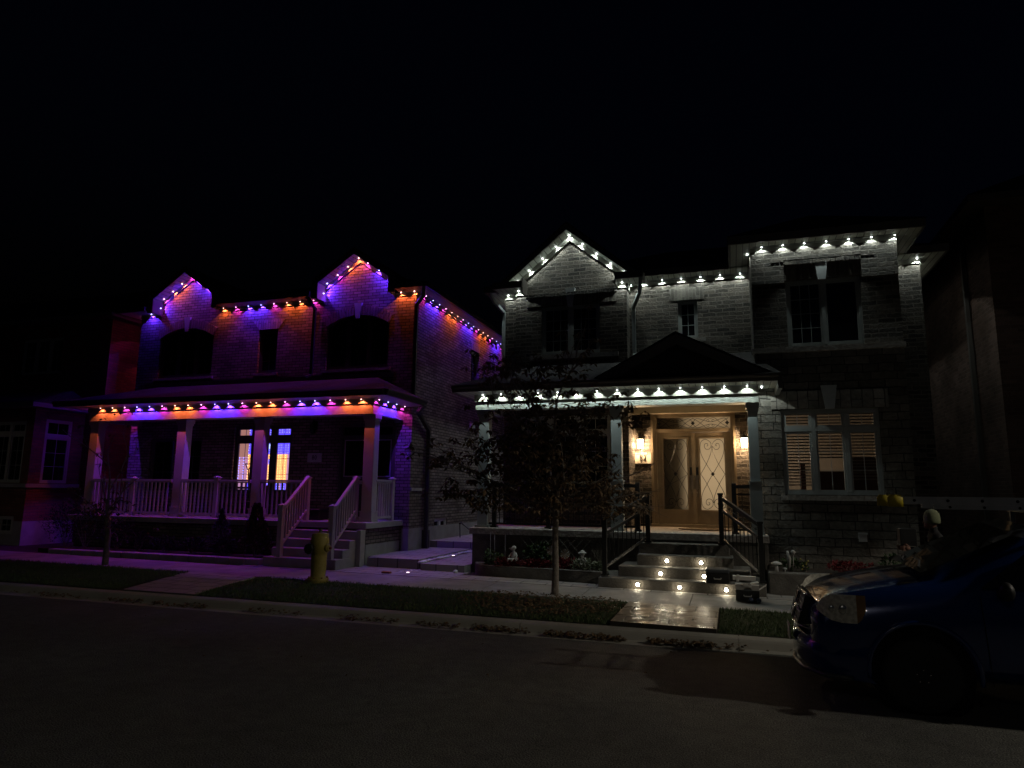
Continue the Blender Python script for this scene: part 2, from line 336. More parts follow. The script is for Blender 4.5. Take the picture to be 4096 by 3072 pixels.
def keystone(house, ax, pl, u, z0, z1, wb=.10, wt=.2, d=.07, mat='keystone'):
    d = min(d, .05)
    mb = MB(); pts = [P(ax, pl, u-wb/2, 0, z0), P(ax, pl, u+wb/2, 0, z0), P(ax, pl, u+wt/2, 0, z1), P(ax, pl, u-wt/2, 0, z1)]
    q = P(ax, pl, 0, d, 0); o = P(ax, pl, 0, 0, 0)
    mb.prism(pts, tuple(a-b for a, b in zip(q, o))); return mb.build('keystone', M[mat], house)
def flatarch(house, ax, pl, u0, u1, z0, z1, flare, mat, d=.02):
    mb = MB(); pts = [P(ax, pl, u0, 0, z0), P(ax, pl, u1, 0, z0), P(ax, pl, u1+flare, 0, z1), P(ax, pl, u0-flare, 0, z1)]
    q = P(ax, pl, 0, d, 0); o = P(ax, pl, 0, 0, 0); mb.prism(pts, tuple(a-b for a, b in zip(q, o)))
    return mb.build('window_arch', M[mat], house)
def archband(house, pl, u0, u1, zs, rise, th, matb, matf, d=.06, n=22):
    """segmental brick arch at Y=pl over [u0,u1]; springs at zs; fills spandrel above the arc up to zs+rise"""
    c = (u0+u1)/2; hw = (u1-u0)/2; r = (hw*hw+rise*rise)/(2*rise); cz = zs+rise-r; a0 = math.asin(hw/r)
    arc = [(c+r*sin(-a0+2*a0*i/n), cz+r*cos(-a0+2*a0*i/n)) for i in range(n+1)]
    mb = MB()
    for i in range(n):
        (x0, z0), (x1, z1) = arc[i], arc[i+1]; k = (r+th)/r
        o0 = (c+(x0-c)*k, cz+(z0-cz)*k); o1 = (c+(x1-c)*k, cz+(z1-cz)*k)
        sh = .06; g0 = (x0+(x1-x0)*sh, z0+(z1-z0)*sh); g1 = (x1-(x1-x0)*sh, z1-(z1-z0)*sh); h0 = (o0[0]+(o1[0]-o0[0])*sh, o0[1]+(o1[1]-o0[1])*sh); h1 = (o1[0]-(o1[0]-o0[0])*sh, o1[1]-(o1[1]-o0[1])*sh)
        mb.prism([(g0[0], pl-d, g0[1]), (g1[0], pl-d, g1[1]), (h1[0], pl-d, h1[1]), (h0[0], pl-d, h0[1])], (0, d+.1, 0))
    mb.build('window_arch', M[matb], house)
    f = MB()
    for i in range(n):
        (x0, z0), (x1, z1) = arc[i], arc[i+1]
        if abs(zs+rise-z0)+abs(zs+rise-z1) > .004: f.quad((x0, pl, z0), (x1, pl, z1), (x1, pl, zs+rise), (x0, pl, zs+rise))
    f.build('wall', M[matf], house)

# ---------------------------------------------------------------- LED runs
spotdata = {}
def ledrun(name, label, group, pts, track=None, wd=(0, 1, 0)):
    """pts: list of (x,y,z, dir, colour key).  A run of pucks in an aluminium track: one thing"""
    root = thing(name, pts[0][:3], label, 'eave lights', group)
    if track:
        t = MB()
        for a, b in track: t.bar(a, b, .04, .014)
        t.build('mounting_track', M['pipeB'], root)
    for (x, y, z, d, k) in pts:
        dv = Vector(d).normalized(); c = Vector((x, y, z))
        mb = MB(); q = dv.to_track_quat('Z', 'Y').to_matrix()
        for r0, r1, a, b in ((.012, .010, -.012, .002),):
            n = 10; o = len(mb.v)
            for rr, h in ((r0, a), (r1, b), (r1*.6, b+.006)):
                for i in range(n): mb.v.append(tuple(c+q @ Vector((rr*cos(2*pi*i/n), rr*sin(2*pi*i/n), h))))
            for j in range(2):
                for i in range(n): i2 = (i+1) % n; mb.f.append((o+j*n+i, o+j*n+i2, o+(j+1)*n+i2, o+(j+1)*n+i))
            mb.f.append(tuple(o+2*n+i for i in range(n)))
        pk = mb.build('led_light', LE[k], root, label=LN[k]+' LED light')
        if k not in spotdata:
            sd = D.lights.new('led_beam_'+LN[k].replace(' ', '_'), 'SPOT'); sd.color = LC[k]; sd.energy = POW[k]; sd.spot_size = radians(112); sd.spot_blend = .08; sd.shadow_soft_size = .003; spotdata[k] = sd
        addlight('led_beam', 'SPOT', c+dv*.014, None, 0, pk, direction=dv*cos(TILT)+Vector(wd)*sin(TILT), data=spotdata[k])
    return root
DN = (0, 0, -1); TILT = radians(18)   # the lenses throw the light towards the wall
GR = 'strings of small downlights fixed under the eaves'

# ================================================================ GROUND
SL = -.0075
def gz(x, y):
    x = max(-24, min(x, 8))
    if y <= 9.88: return .14
    b = .17+SL*x
    if y < 11.75: return .14+(b-.14)*(y-9.88)/1.87
    if y < 12.95: return b+.03*(y-11.75)/1.2
    return b+.03
XS = [-60, -40] + [x*1.0 for x in range(-24, 9)] + [14, 40]
# ground (soil under everything) reaching the horizon
g = MB()
ys = [12.95, 13.1, 300]
def sheet(mb, xs, ys, zf):
    o = len(mb.v)
    for y in ys:
        for x in xs: mb.v.append((x, y, zf(x, y)))
    n = len(xs)
    for j in range(len(ys)-1):
        for i in range(n-1): mb.f.append((o+j*n+i, o+j*n+i+1, o+(j+1)*n+i+1, o+(j+1)*n+i))
sheet(g, [-300]+XS+[300], [9.8, 9.88, 11.75, 12.95, 13.1, 40, 300], lambda x, y: gz(x, y)-.02 if y > 9.85 else .1)
struct(g.build('ground', M['soil']))
rd = MB(); sheet(rd, [-300, -40, -10, 0, 10, 40, 300], [-300, -6, 0, 5, 9.44], lambda x, y: 0.0)
struct(rd.build('road', M['asphalt']))
# concrete gutter and kerb, cast in lengths with open joints
kb = MB(); prof = [(9.44, .003), (9.62, -.004), (9.67, .015), (9.715, .09), (9.74, .118), (9.78, .132), (9.89, .14), (9.89, .05)]
x = -45.0
while x < 30:
    x1 = x+3.0
    kb.prism([(x+.004, y, z) for y, z in prof]+[(x+.004, 9.44, -.05)], (2.992, 0, 0)); x = x1+.0
kb.prism([(-45, y, z-.012) for y, z in prof[:-1]]+[(-45, 9.88, -.06), (-45, 9.45, -.06)], (75, 0, 0))
struct(kb.build('kerb', M['kerb']))
# sidewalk in panels
sw = MB(); x = -.75-1.85*24
while x < 26:
    a, b = x+.006, x+1.85-.006
    sw.add([(a, 11.75, gz(a, 11.75)-.1), (b, 11.75, gz(b, 11.75)-.1), (b, 12.94, gz(b, 12.9)-.1), (a, 12.94, gz(a, 12.9)-.1),
            (a, 11.75, gz(a, 11.76)+.008), (b, 11.75, gz(b, 11.76)+.008), (b, 12.94, gz(b, 12.94)+.008), (a, 12.94, gz(a, 12.94)+.008)],
           [(0,3,2,1),(4,5,6,7),(0,1,5,4),(1,2,6,5),(2,3,7,6),(3,0,4,7)])
    x += 1.85
struct(sw.build('sidewalk', M['concrete']))
# apron strip between the walk and the houses
ap = MB()
def panel(mb, x0, x1, y0, y1, dz=.012, th=.1):
    vs = [(x0,y0),(x1,y0),(x1,y1),(x0,y1)]
    mb.add([(a, b, gz(a, max(b, 11.76))+dz-th) for a, b in vs]+[(a, b, gz(a, max(b, 11.76))+dz) for a, b in vs], [(0,3,2,1),(4,5,6,7),(0,1,5,4),(1,2,6,5),(2,3,7,6),(3,0,4,7)])
x = -8.4
while x < 7:
    panel(ap, x+.005, x+1.45, 12.955, 13.6 if x > -6.6 else 14.2); x += 1.455
panel(ap, -10.6, -8.41, 12.955, 13.25)
struct(ap.build('path', M['paver']))
# stamped walk slab crossing the boulevard + the one by number 80
w1 = MB(); panel(w1, -1.72, -.28, 9.9, 11.74, .022); struct(w1.build('path', M['stamped']))
w2 = MB()
w2.add([(-10.6, 9.9, .05), (-9.0, 9.9, .05), (-9.2, 11.74, .1), (-10.9, 11.74, .1), (-10.6, 9.9, .165), (-9.0, 9.9, .165), (-9.2, 11.74, gz(-9, 11.76)+.01), (-10.9, 11.74, gz(-11, 11.76)+.01)], [(0,3,2,1),(4,5,6,7),(0,1,5,4),(1,2,6,5),(2,3,7,6),(3,0,4,7)])
struct(w2.build('path', M['paver']))
# terraces between the two houses
tr = MB()
tr.box(-8.02, -6.72, 14.1, 17.3, .1, .47); tr.box(-8.35, -8.03, 14.45, 15.9, .1, .465)
tr.box(-6.62, -5.58, 13.98, 17.3, .1, .40)
tr.box(-7.94, -5.57, 17.32, 30, .1, .64)
struct(tr.build('path', M['paver']))
# boulevard soil bed + lawn
def lawn(mb, x0, x1, n=10):
    xs = [x0+(x1-x0)*i/n for i in range(n+1)]; ysl = [9.9, 10.2, 10.6, 11.0, 11.4, 11.74]
    sheet(mb, xs, ysl, lambda x, y: gz(x, y)+.006+.02*sin((y-9.9)/1.84*pi)+.006*sin(x*3.1+y*5))
M['turf'] = noisy('lawn_turf', (.018, .028, .008), (.035, .045, .014), 30, .95, .02, 60)
lw = MB()
for a, b in ((-45, -10.75), (-9.05, -1.75), (-.25, 20)): lawn(lw, a, b, max(4, int((b-a)*2)))
struct(lw.build('lawn', M['turf']))
def blades(name, label, regions, dens, mat, hmin, hmax, cat='grass', wid=.006, skip=None):
    mb = MB()
    for (x0, x1, y0, y1) in regions:
        for _ in range(int((x1-x0)*(y1-y0)*dens)):
            x = R.uniform(x0, x1); y = R.uniform(y0, y1)
            if skip and skip(x, y): continue
            a = R.uniform(0, pi); h = R.uniform(hmin, hmax); z = gz(x, y)+.01; dx, dy = cos(a)*wid, sin(a)*wid
            lx, ly = R.uniform(-.5, .5)*h, R.uniform(-.5, .5)*h
            o = len(mb.v); mb.v += [(x-dx, y-dy, z), (x+dx, y+dy, z), (x+lx, y+ly, z+h)]; mb.f.append((o, o+1, o+2))
    o = mb.build(name, mat); return tag(o, label, cat, kind='stuff')
M['blade'] = noisy('grass_blade', (.035, .07, .015), (.06, .09, .025), 25, .6)
mul = lambda x, y: ((x+3.05)/1.05)**2+((y-11.5)/1.6)**2 < R.uniform(.5, 1.1)
blades('grass', 'short dark grass of the boulevard strips between kerb and sidewalk', [(-16, -10.8, 9.9, 11.74), (-9.05, -1.74, 9.9, 11.72), (-.26, 4, 9.9, 11.74)], 1500, M['blade'], .025, .06, skip=mul)

# ================================================================ HOUSE 80 (left, coloured lights)
A = thing('brick_house', (-12.7, 16, .3), 'pale brick two storey house number 80 lit in orange, pink and blue', 'house')
AX0, AX1, AY = -17.42, -7.95, 16.0
wa = MB()
holesA = [(-16.6, -14.6, 5.28, 6.78), (-10.68, -8.74, 5.28, 6.78), (-12.97, -12.32, 5.28, 6.56),
          (-13.57, -11.63, 1.86, 3.77), (-10.06, -8.4, 1.25, 3.75), (-15.45, -14.7, 1.9, 3.45), (-16.6, -15.7, 1.9, 3.45)]
wall(wa, 'y', AY, AX0, AX1, .2, 7.32, holesA, .16)
wall(wa, 'X', AX1, AY, 28, 1.02, 7.32, [(20.12, 20.85, 5.45, 6.56), (23.0, 23.9, 5.45, 6.5), (17.58, 18.46, .88, 1.22)], .16)
wall(wa, 'X', AX0, 16, 28, .2, 7.32); # placeholder side, faces both ways
for gx in (-15.51, -9.7):
    wa.poly([(gx-1.1, AY, 7.32), (gx+1.1, AY, 7.32), (gx+1.1, AY, 7.78), (gx, AY, 8.5), (gx-1.1, AY, 7.78)])
wa.build('wall', M['brickA'], A)
fo = MB(); fo.box(AX1-.2, AX1+.012, AY-.012, 28, .2, 1.02); fo.build('foundation', M['parge'], A)
sd = MB(); sd.box(-7.952, -7.93, 16.05, 16.7, 1.98, 2.06); sd.build('belt_course', M['rock'], A)
# upper windows
for (u0, u1) in ((-16.6, -14.6), (-10.68, -8.74)):
    archband(A, AY, u0, u1, 6.5, .28, .26, 'soldierA', 'brickA', .045)
    window(A, 'y', AY, u0, u1, 5.28, 6.78, 3, None, (2, 3), fm='winframeA', rec=.11, label='wide three-light window under a brick arch')
    keystone(A, 'y', AY, (u0+u1)/2, 6.68, 7.12, .11, .24, .11)
    s = MB(); s.box(u0-.1, u1+.1, AY-.06, AY, 5.19, 5.27); s.build('window_sill', M['rock'], A)
window(A, 'y', AY, -12.97, -12.32, 5.28, 6.56, 1, None, (2, 4), fm='winframeA', rec=.11)
s = MB(); s.box(-13.05, -12.24, AY-.05, AY, 5.2, 5.275); s.build('window_sill', M['rock'], A)
flatarch(A, 'y', AY, -12.97, -12.32, 6.565, 6.84, .24, 'soldierA', .012)
window(A, 'X', AX1, 20.12, 20.85, 5.45, 6.56, 1, None, (2, 3), fm='winframeA', rec=.11)
window(A, 'X', AX1, 23.0, 23.9, 5.45, 6.5, 1, None, (2, 3), fm='winframeA', rec=.11)
flatarch(A, 'X', AX1, 20.12, 20.85, 6.565, 6.84, .1, 'soldierA', .012)
b, _ = window(A, 'X', AX1, 17.58, 18.46, .88, 1.22, 2, None, (1, 1), fm='keystone', rec=.06, fw=.05, label='small white framed basement window')
v = MB(); v.box(-7.95, -7.87, 20.1, 20.4, 3.98, 4.14); v.build('wall_vent', M['keystone'], A)
dk = MB(); dk.box(-17.0, -8.5, 15.94, 16, 4.99, 5.12); dk.build('wall_shadow_strip', M['fascia'], A)  # dark strip painted in for the shadow above the porch roof
# ground floor dark windows at the porch's left end, front door
window(A, 'y', AY, -15.45, -14.7, 1.9, 3.45, 1, None, (2, 3), fm='winframeA')
window(A, 'y', AY, -16.6, -15.7, 1.9, 3.45, 1, None, (2, 3), fm='winframeA')
dr = MB()
for (a, b_) in ((-10.06, -9.98), (-8.48, -8.4)): dr.box(a, b_, 15.95, 16.1, 1.25, 3.75)
dr.box(-9.98, -8.48, 15.95, 16.1, 3.67, 3.75); dr.box(-9.98, -8.48, 15.95, 16.1, 3.36, 3.44)
dr = dr.build('door_frame', M['winframeA'], A)
tp = MB(); tp.quad((-9.98, 16.04, 3.44), (-8.48, 16.04, 3.44), (-8.48, 16.04, 3.67), (-9.98, 16.04, 3.67)); tp.build('pane', M['glass'], dr)
for (a, b_) in ((-9.98, -9.24), (-9.22, -8.48)):
    l = MB(); l.box(a, b_, 16.02, 16.07, 1.26, 3.36); l = l.build('front_door', M['fascia'], A)
    f = MB()
    f.box(a+.05, b_-.05, 15.995, 16.018, 2.33, 2.36); f.box(a+.05, b_-.05, 15.995, 16.018, 3.29, 3.32); f.box(a+.05, a+.075, 15.995, 16.018, 2.36, 3.29); f.box(b_-.075, b_-.05, 15.995, 16.018, 2.36, 3.29)
    f.build('glazing_bead', M['winframeC'], l)
    p = MB(); p.quad((a+.075, 16.008, 2.36), (b_-.075, 16.008, 2.36), (b_-.075, 16.008, 3.29), (a+.075, 16.008, 3.29)); p.build('pane', M['glass'], l)
    h = MB(); h.tube([(b_-.1 if a < -9.3 else a+.1, 15.97, 2.1), (b_-.1 if a < -9.3 else a+.1, 15.97, 2.28)], .012); h.build('handle', M['blackmetal'], l)
def lantern(house, x, y, z, lit, sc=1.0):
    mb = MB(); mb.box(x-.035, x+.035, y+.06, y+.16, z+.0, z+.24); mb.tube([(x, y+.08, z+.2), (x, y+.03, z+.27), (x, y, z+.24)], .012, 6)
    mb.lathe([(.09, z+.135), (.085, z+.15), (.05, z+.185), (.03, z+.22), (.008, z+.25)], (x, y, 0), 8)
    mb.lathe([(.03, z-.115), (.028, z-.10), (.012, z-.135)], (x, y, 0), 8)
    for k in range(6):
        a = pi*k/3; mb.bar((x+.078*cos(a), y+.078*sin(a), z-.11), (x+.088*cos(a), y+.088*sin(a), z+.14), .008)
    o = mb.build('wall_lantern', M['blackmetal'], house)
    gl = MB(); gl.lathe([(.066, z-.10), (.078, z+.13)], (x, y, 0), 12)
    gl.build('lamp_glass', M['lampglow'] if lit else M['glass'], o, True)
    if lit: addlight('lantern_bulb', 'POINT', (x, y-.0, z+.0), (1, .66, .36), lit, o, .03)
    return o
def glowglass(name, col, st):
    m, nt, out = newmat(name); e = N(nt, 'ShaderNodeEmission'); e.inputs[0].default_value = (*col, 1); e.inputs[1].default_value = st; t = N(nt, 'ShaderNodeBsdfTransparent'); a = N(nt, 'ShaderNodeAddShader')
    nt.links.new(e.outputs[0], a.inputs[0]); nt.links.new(t.outputs[0], a.inputs[1]); nt.links.new(a.outputs[0], out.inputs[0]); return m
M['lampglow'] = glowglass('lit_lantern_glass', (1, .78, .48), 6)
lantern(A, -10.86, 15.84, 3.6, 0)
def plate(house, x0, x1, z0, z1, y, txt, mat, size):
    mb = MB(); mb.box(x0, x1, y-.03, y, z0, z1); o = mb.build('number_plate', M[mat], house)
    r = MB(); e = .018
    r.box(x0, x1, y-.042, y-.031, z0, z0+e); r.box(x0, x1, y-.042, y-.031, z1-e, z1); r.box(x0, x0+e, y-.042, y-.031, z0+e, z1-e); r.box(x1-e, x1, y-.042, y-.031, z0+e, z1-e)
    r.build('plate_rim', M[mat], o)
    cu = D.curves.new('digits', 'FONT'); cu.body = txt; cu.size = size; cu.extrude = .004; cu.align_x = 'CENTER'; cu.align_y = 'CENTER'; cu.space_character = 1.15
    to = D.objects.new('digits', cu); COL.objects.link(to)
    dg = bpy.context.evaluated_depsgraph_get(); me = D.meshes.new_from_object(to.evaluated_get(dg)); D.objects.remove(to); me.materials.clear(); me.materials.append(M['blackmetal'])
    w = D.objects.new('digits', me); COL.objects.link(w); w.parent = o
    w.rotation_euler = (pi/2, 0, 0); off = Vector(house['_o']); w.location = Vector(((x0+x1)/2, y-.036, (z0+z1)/2))-off
    w.scale = (.82, 1.05, 1)
    return o
plate(A, -11.06, -10.63, 2.72, 2.97, AY, '80', 'keystone', .17)

# --- lit window with an LED curtain behind it
wp, rects = window(A, 'y', AY, -13.57, -11.63, 1.86, 3.77, 3, 3.38, (2, 3), (2, 1), fm='winframeA', gm='clear', rec=.1, fw=.07, mullion=.16, label='three-light window glowing with a blue and amber light curtain')
M['cblue'] = emis('blue_lit_sheer', (.10, .06, .9), 1.9); M['camber'] = emis('amber_lit_sheer', (1, .38, .14), 1.8); M['cmix'] = emis('mauve_lit_sheer', (.5, .24, .45), 1.2)  # lit look of the fabric is put into emission, one tone per zone
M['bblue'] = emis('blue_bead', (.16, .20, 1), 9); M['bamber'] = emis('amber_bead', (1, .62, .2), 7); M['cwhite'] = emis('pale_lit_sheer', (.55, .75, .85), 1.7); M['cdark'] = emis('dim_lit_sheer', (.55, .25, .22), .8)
cur = thing('light_curtain', (-12.6, 16.2, 1.9), 'curtain of blue and amber fairy lights glowing behind the window of number 80', 'light curtain')
zones = {'cblue': MB(), 'camber': MB(), 'cmix': MB(), 'cwhite': MB(), 'cdark': MB()}; bb, ba = MB(), MB()
cw = .078; nxx = 25
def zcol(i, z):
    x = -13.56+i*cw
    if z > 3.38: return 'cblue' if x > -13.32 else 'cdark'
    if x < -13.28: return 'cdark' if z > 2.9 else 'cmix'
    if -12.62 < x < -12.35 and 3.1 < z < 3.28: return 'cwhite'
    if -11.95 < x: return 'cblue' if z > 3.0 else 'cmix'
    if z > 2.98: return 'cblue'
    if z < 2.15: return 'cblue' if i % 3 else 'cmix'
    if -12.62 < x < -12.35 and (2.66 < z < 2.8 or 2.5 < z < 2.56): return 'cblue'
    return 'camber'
nz = 26; ch = (3.76-1.88)/nz
for i in range(nxx):
    for j in range(nz):
        x = -13.56+i*cw; z = 1.88+j*ch; k = zcol(i, z+ch/2); wv = .012*sin(i*1.9)
        zones[k].quad((x, 16.24+wv, z), (x+cw, 16.24+.012*sin((i+1)*1.9), z), (x+cw, 16.24+.012*sin((i+1)*1.9), z+ch), (x, 16.24+wv, z+ch))
        if k == 'cdark': continue
        if k in ('cmix',) and i % 2: continue
        tgt = ba if k == 'camber' else bb
        tgt.ball((x+cw/2+R.uniform(-.006, .006), 16.215, z+ch/2+R.uniform(-.008, .008)), .0085, nu=6, nv=4)
zn = {'cblue': 'blue', 'camber': 'amber', 'cmix': 'mauve', 'cwhite': 'white', 'cdark': 'dim'}
for k, mb in zones.items():
    if mb.v: mb.build('sheer_fabric', M[k], cur, label='sheer fabric with painted glow, '+zn[k])
bb.build('light_beads', M['bblue'], cur, label='strings of tiny blue bulbs'); ba.build('light_beads', M['bamber'], cur, label='strings of tiny amber bulbs')

# --- roofs, soffits, fascia of number 80
for a_, b_ in ((AX0-.45, -16.82), (-14.2, -10.99), (-8.4, AX1+.45)):
    so = MB(); so.box(a_, b_, 15.55, 16.0, 7.3, 7.33); so.build('soffit', M['soffitA'], A)
for a_ in (AX1, AX0-.45):
    so = MB(); so.box(a_, a_+.45, 16.002, 28.4, 7.302, 7.332); so.build('soffit', M['soffitY'], A)
fa = MB(); fa.box(AX0-.52, -16.82, 15.49, 15.55, 7.29, 7.43); fa.box(-14.2, -10.99, 15.49, 15.55, 7.29, 7.43); fa.box(-8.4, AX1+.52, 15.49, 15.55, 7.29, 7.43)
fa.box(AX1+.45, AX1+.53, 15.55, 28.5, 7.29, 7.43); fa.box(AX0-.53, AX0-.45, 15.55, 28.5, 7.29, 7.43)
fa.build('gutter', M['gutter'], A)
rf = MB(); xa, xb, ya, yb, z0, zr = AX0-.5, AX1+.5, 15.5, 28.5, 7.40, 9.9
rl = (xa+4.2, 22, zr), (xb-4.2, 22, zr)
zw = z0+(zr-z0)*.5/6.5; dxw = 4.2*.5/6.5
rf.quad((xa+dxw, 16, zw), (xb-dxw, 16, zw), rl[1], rl[0])
rf.quad((xa, ya, z0), (-16.8, ya, z0), (-16.8, 16, zw), (xa+dxw, 16, zw)); rf.quad((-14.22, ya, z0), (-10.99, ya, z0), (-10.99, 16, zw), (-14.22, 16, zw)); rf.quad((-8.41, ya, z0), (xb, ya, z0), (xb-dxw, 16, zw), (-8.41, 16, zw)); rf.quad((xb, yb, z0), (xa, yb, z0), rl[0], rl[1]); rf.poly([(xb, ya, z0), (xb, yb, z0), rl[1]]); rf.poly([(xa, yb, z0), (xa, ya, z0), rl[0]])
for gx in (-15.51, -9.7):
    hw = 1.29
    rf.quad((gx-hw-.02, 15.6, 7.78), (gx, 15.6, 8.62), (gx, 18.4, 8.62), (gx-hw-.02, 16.9, 7.78)); rf.quad((gx+hw+.02, 15.6, 7.78), (gx+hw+.02, 16.9, 7.78), (gx, 18.4, 8.62), (gx, 15.6, 8.62))
    rf.quad((gx-hw, 15.6, 7.42), (gx-hw, 15.6, 7.78), (gx-hw, 16.9, 7.78), (gx-hw, 16.9, 7.42)); rf.quad((gx+hw, 15.6, 7.42), (gx+hw, 16.9, 7.42), (gx+hw, 16.9, 7.78), (gx+hw, 15.6, 7.78))
rf.build('roof', M['shingle'], A)
fr = MB()
for gx in (-15.51, -9.7):
    hw = 1.29
    # boxed overhang: cheeks, raking soffit, thin fascia edge
    for sg in (-1, 1):
        so2 = MB(); fs2 = MB(); xo = gx+sg*hw; xi = gx+sg*1.1
        so2.quad((xi, 15.6, 7.24), (xi, 16, 7.24), (xi, 16, 7.68), (xi, 15.6, 7.68))
        so2.quad((xi, 15.6, 7.68), (xi, 16, 7.68), (gx, 16, 8.42), (gx, 15.6, 8.42))
        fs2.prism([(xi, 15.58, 7.24), (xo, 15.58, 7.24), (xo, 15.58, 7.78), (gx, 15.58, 8.62), (gx, 15.58, 8.42), (xi, 15.58, 7.68)], (0, .03, 0)); so2.add([], []); so2.build('soffit', M['soffitA'], A); fs2.build('fascia', M['fascia'], A)
        # raking frieze against the wall
        dx, dz = (gx-xi), (8.42-7.68); L = sqrt(dx*dx+dz*dz); nx_, nz_ = dz/L*sg*-1, -abs(dx)/L
        fq = MB(); fq.prism([(xi, 16, 7.68), (gx, 16, 8.42), (gx, 16, 8.42-.10*L/abs(dx)), (xi, 16, 7.68-.10*L/abs(dx))], (0, -.035, 0)); fq.build('frieze_board', M['friezeA'], A)
fr.box(AX0, -16.63, 15.965, 16, 7.21, 7.3); fr.box(-14.4, -10.82, 15.965, 16, 7.21, 7.3); fr.box(-8.6, AX1+.03, 15.965, 16, 7.21, 7.3); fr.box(AX1, AX1+.035, 16.0, 28, 7.21, 7.3); fr.box(AX0-.035, AX0, 16.0, 28, 7.21, 7.3)
fr.build('frieze_board', M['friezeA'], A)
# porch of number 80: deck, beam, roof, columns
pf = MB(); pf.cbox(-17.3, -8.1, 14.12, 15.99, 1.10, 1.24, .012); pf.build('porch_slab', M['parge'], A)
pw = MB(); wall(pw, 'y', 14.3, -17.2, -8.2, .25, 1.1); wall(pw, 'X', -8.2, 14.3, 15.99, .4, 1.1); pw.build('porch_base_wall', M['brickA'], A)
pg = MB(); pg.box(-8.22, -8.185, 14.285, 15.98, .2, .72); pg.build('foundation', M['parge'], A)
bm = MB(); bm.box(-17.2, -8.18, 14.36, 14.74, 3.81, 4.055); bm.box(-8.38, -8.181, 14.74, 15.99, 3.812, 4.05); bm.box(-17.2, -17.0, 14.74, 15.99, 3.812, 4.05)
bm.build('porch_beam', M['beamA'], A)
fz = MB(); fz.box(-17.23, -8.145, 14.325, 14.62, 4.057, 4.17); fz.box(-8.4, -8.146, 14.62, 15.99, 4.058, 4.17); fz.box(-17.229, -17.0, 14.62, 15.99, 4.058, 4.17)
fz.build('frieze_board', M['friezeA'], A)
ps = MB(); ps.box(-17.8, -7.62, 13.82, 15.99, 4.172, 4.19); ps.build('soffit', M['soffitA'], A)
def gutterprof(mb, pts, zt, h=.12, w=.1):
    """K-style gutter along a polyline of (x,y) with outward normal to the right"""
    for (x0, y0), (x1, y1) in zip(pts, pts[1:]):
        d = Vector((x1-x0, y1-y0, 0)).normalized(); nrm = Vector((d.y, -d.x, 0))
        q = [Vector((x0, y0, 0))+nrm*a+Vector((0, 0, b)) for a, b in ((0, zt-h), (w*.62, zt-h), (w*.70, zt-h*.55), (w, zt-h*.25), (w, zt), (0, zt))]
        mb.prism([tuple(p) for p in q], (x1-x0, y1-y0, 0))
gt = MB(); gutterprof(gt, [(-17.85, 13.82), (-7.6, 13.82), (-7.6, 15.98)], 4.31, .14, .10); gt.box(-17.85, -17.8, 13.82, 15.98, 4.17, 4.31)
gt.build('gutter', M['gutter'], A)
pr = MB(); e = 4.32
pr.quad((-17.85, 13.8, e), (-7.55, 13.8, e), (-9.0, 15.99, 5.0), (-16.4, 15.99, 5.0)); pr.poly([(-7.55, 13.8, e), (-7.55, 15.99, e), (-9.0, 15.99, 5.0)]); pr.poly([(-17.85, 15.99, e), (-17.85, 13.8, e), (-16.4, 15.99, 5.0)])
pr.build('porch_roof', M['shingle'], A)
def column(house, x0, x1, y0, y1, zb, zt, mat, basez=None, capw=.035, name='porch_column'):
    mb = MB(); mb.cbox(x0, x1, y0, y1, zb, zt-.01, .006)
    for i, (h0, h1, w) in enumerate(((zt-.16, zt-.10, capw*.5), (zt-.10, zt, capw), (zb, zb+.05, capw*1.1))):
        mb.box(x0-w, x1+w, y0-w, y1+w, h0, h1-.003)
    if basez: mb.box(x0-.02, x1+.02, y0-.02, y1+.02, zb+.05, basez); mb.box(x0-.035, x1+.035, y0-.035, y1+.035, basez, basez+.025)
    return mb.build(name, M[mat], house)
for x0 in (-8.46, -11.65, -14.15, -17.22): column(A, x0, x0+.28, 14.47, 14.71, 1.24, 3.81, 'colA', 1.47)
# railings
def post(mb, x, y, zb, zt, w=.11):
    mb.box(x-w/2, x+w/2, y-w/2, y+w/2, zb, zt-.05); mb.box(x-w/2-.02, x+w/2+.02, y-w/2-.02, y+w/2+.02, zt-.05, zt-.025)
    o = len(mb.v); mb.add([(x-w/2-.015, y-w/2-.015, zt-.025), (x+w/2+.015, y-w/2-.015, zt-.025), (x+w/2+.015, y+w/2+.015, zt-.025), (x-w/2-.015, y+w/2+.015, zt-.025), (x, y, zt+.015)], [(0,1,4),(1,2,4),(2,3,4),(3,0,4)])
def rail(house, p0, p1, h, hb, mat='colA', sp=.125, newels=(), bw=.036, shared={}):
    """p0,p1 base points; h height of handrail above base; hb bottom rail height"""
    p0 = Vector(p0); p1 = Vector(p1); mb = MB()
    up = Vector((0, 0, 1)); mb.bar(p0+up*h, p1+up*h, .075, .05); mb.bar(p0+up*(h-.045), p1+up*(h-.045), .045, .03); mb.bar(p0+up*hb, p1+up*hb, .05, .06)
    for (x, y, zb, zt) in newels: post(mb, x, y, zb, zt)
    o = mb.build('railing', M[mat], house)
    n = max(1, int(Vector((p1.x-p0.x, p1.y-p0.y, 0)).length/sp)); me = None
    for i in range(1, n):
        c = p0.lerp(p1, i/n); off = Vector(house['_o'])
        if me is None:
            b_ = MB(); b_.box(-bw/2, bw/2, -bw/2, bw/2, hb, h-.05); me = D.meshes.new('baluster'); me.from_pydata(b_.v, [], b_.f); me.materials.append(M[mat])
        w = D.objects.new('baluster', me); COL.objects.link(w); w.parent = o; w.location = c-off
    return o
yb = 14.45
rail(A, (-17.0, yb, 1.24), (-15.43, yb, 1.24), .95, .09, newels=[(-15.43, yb, 1.24, 2.27)])
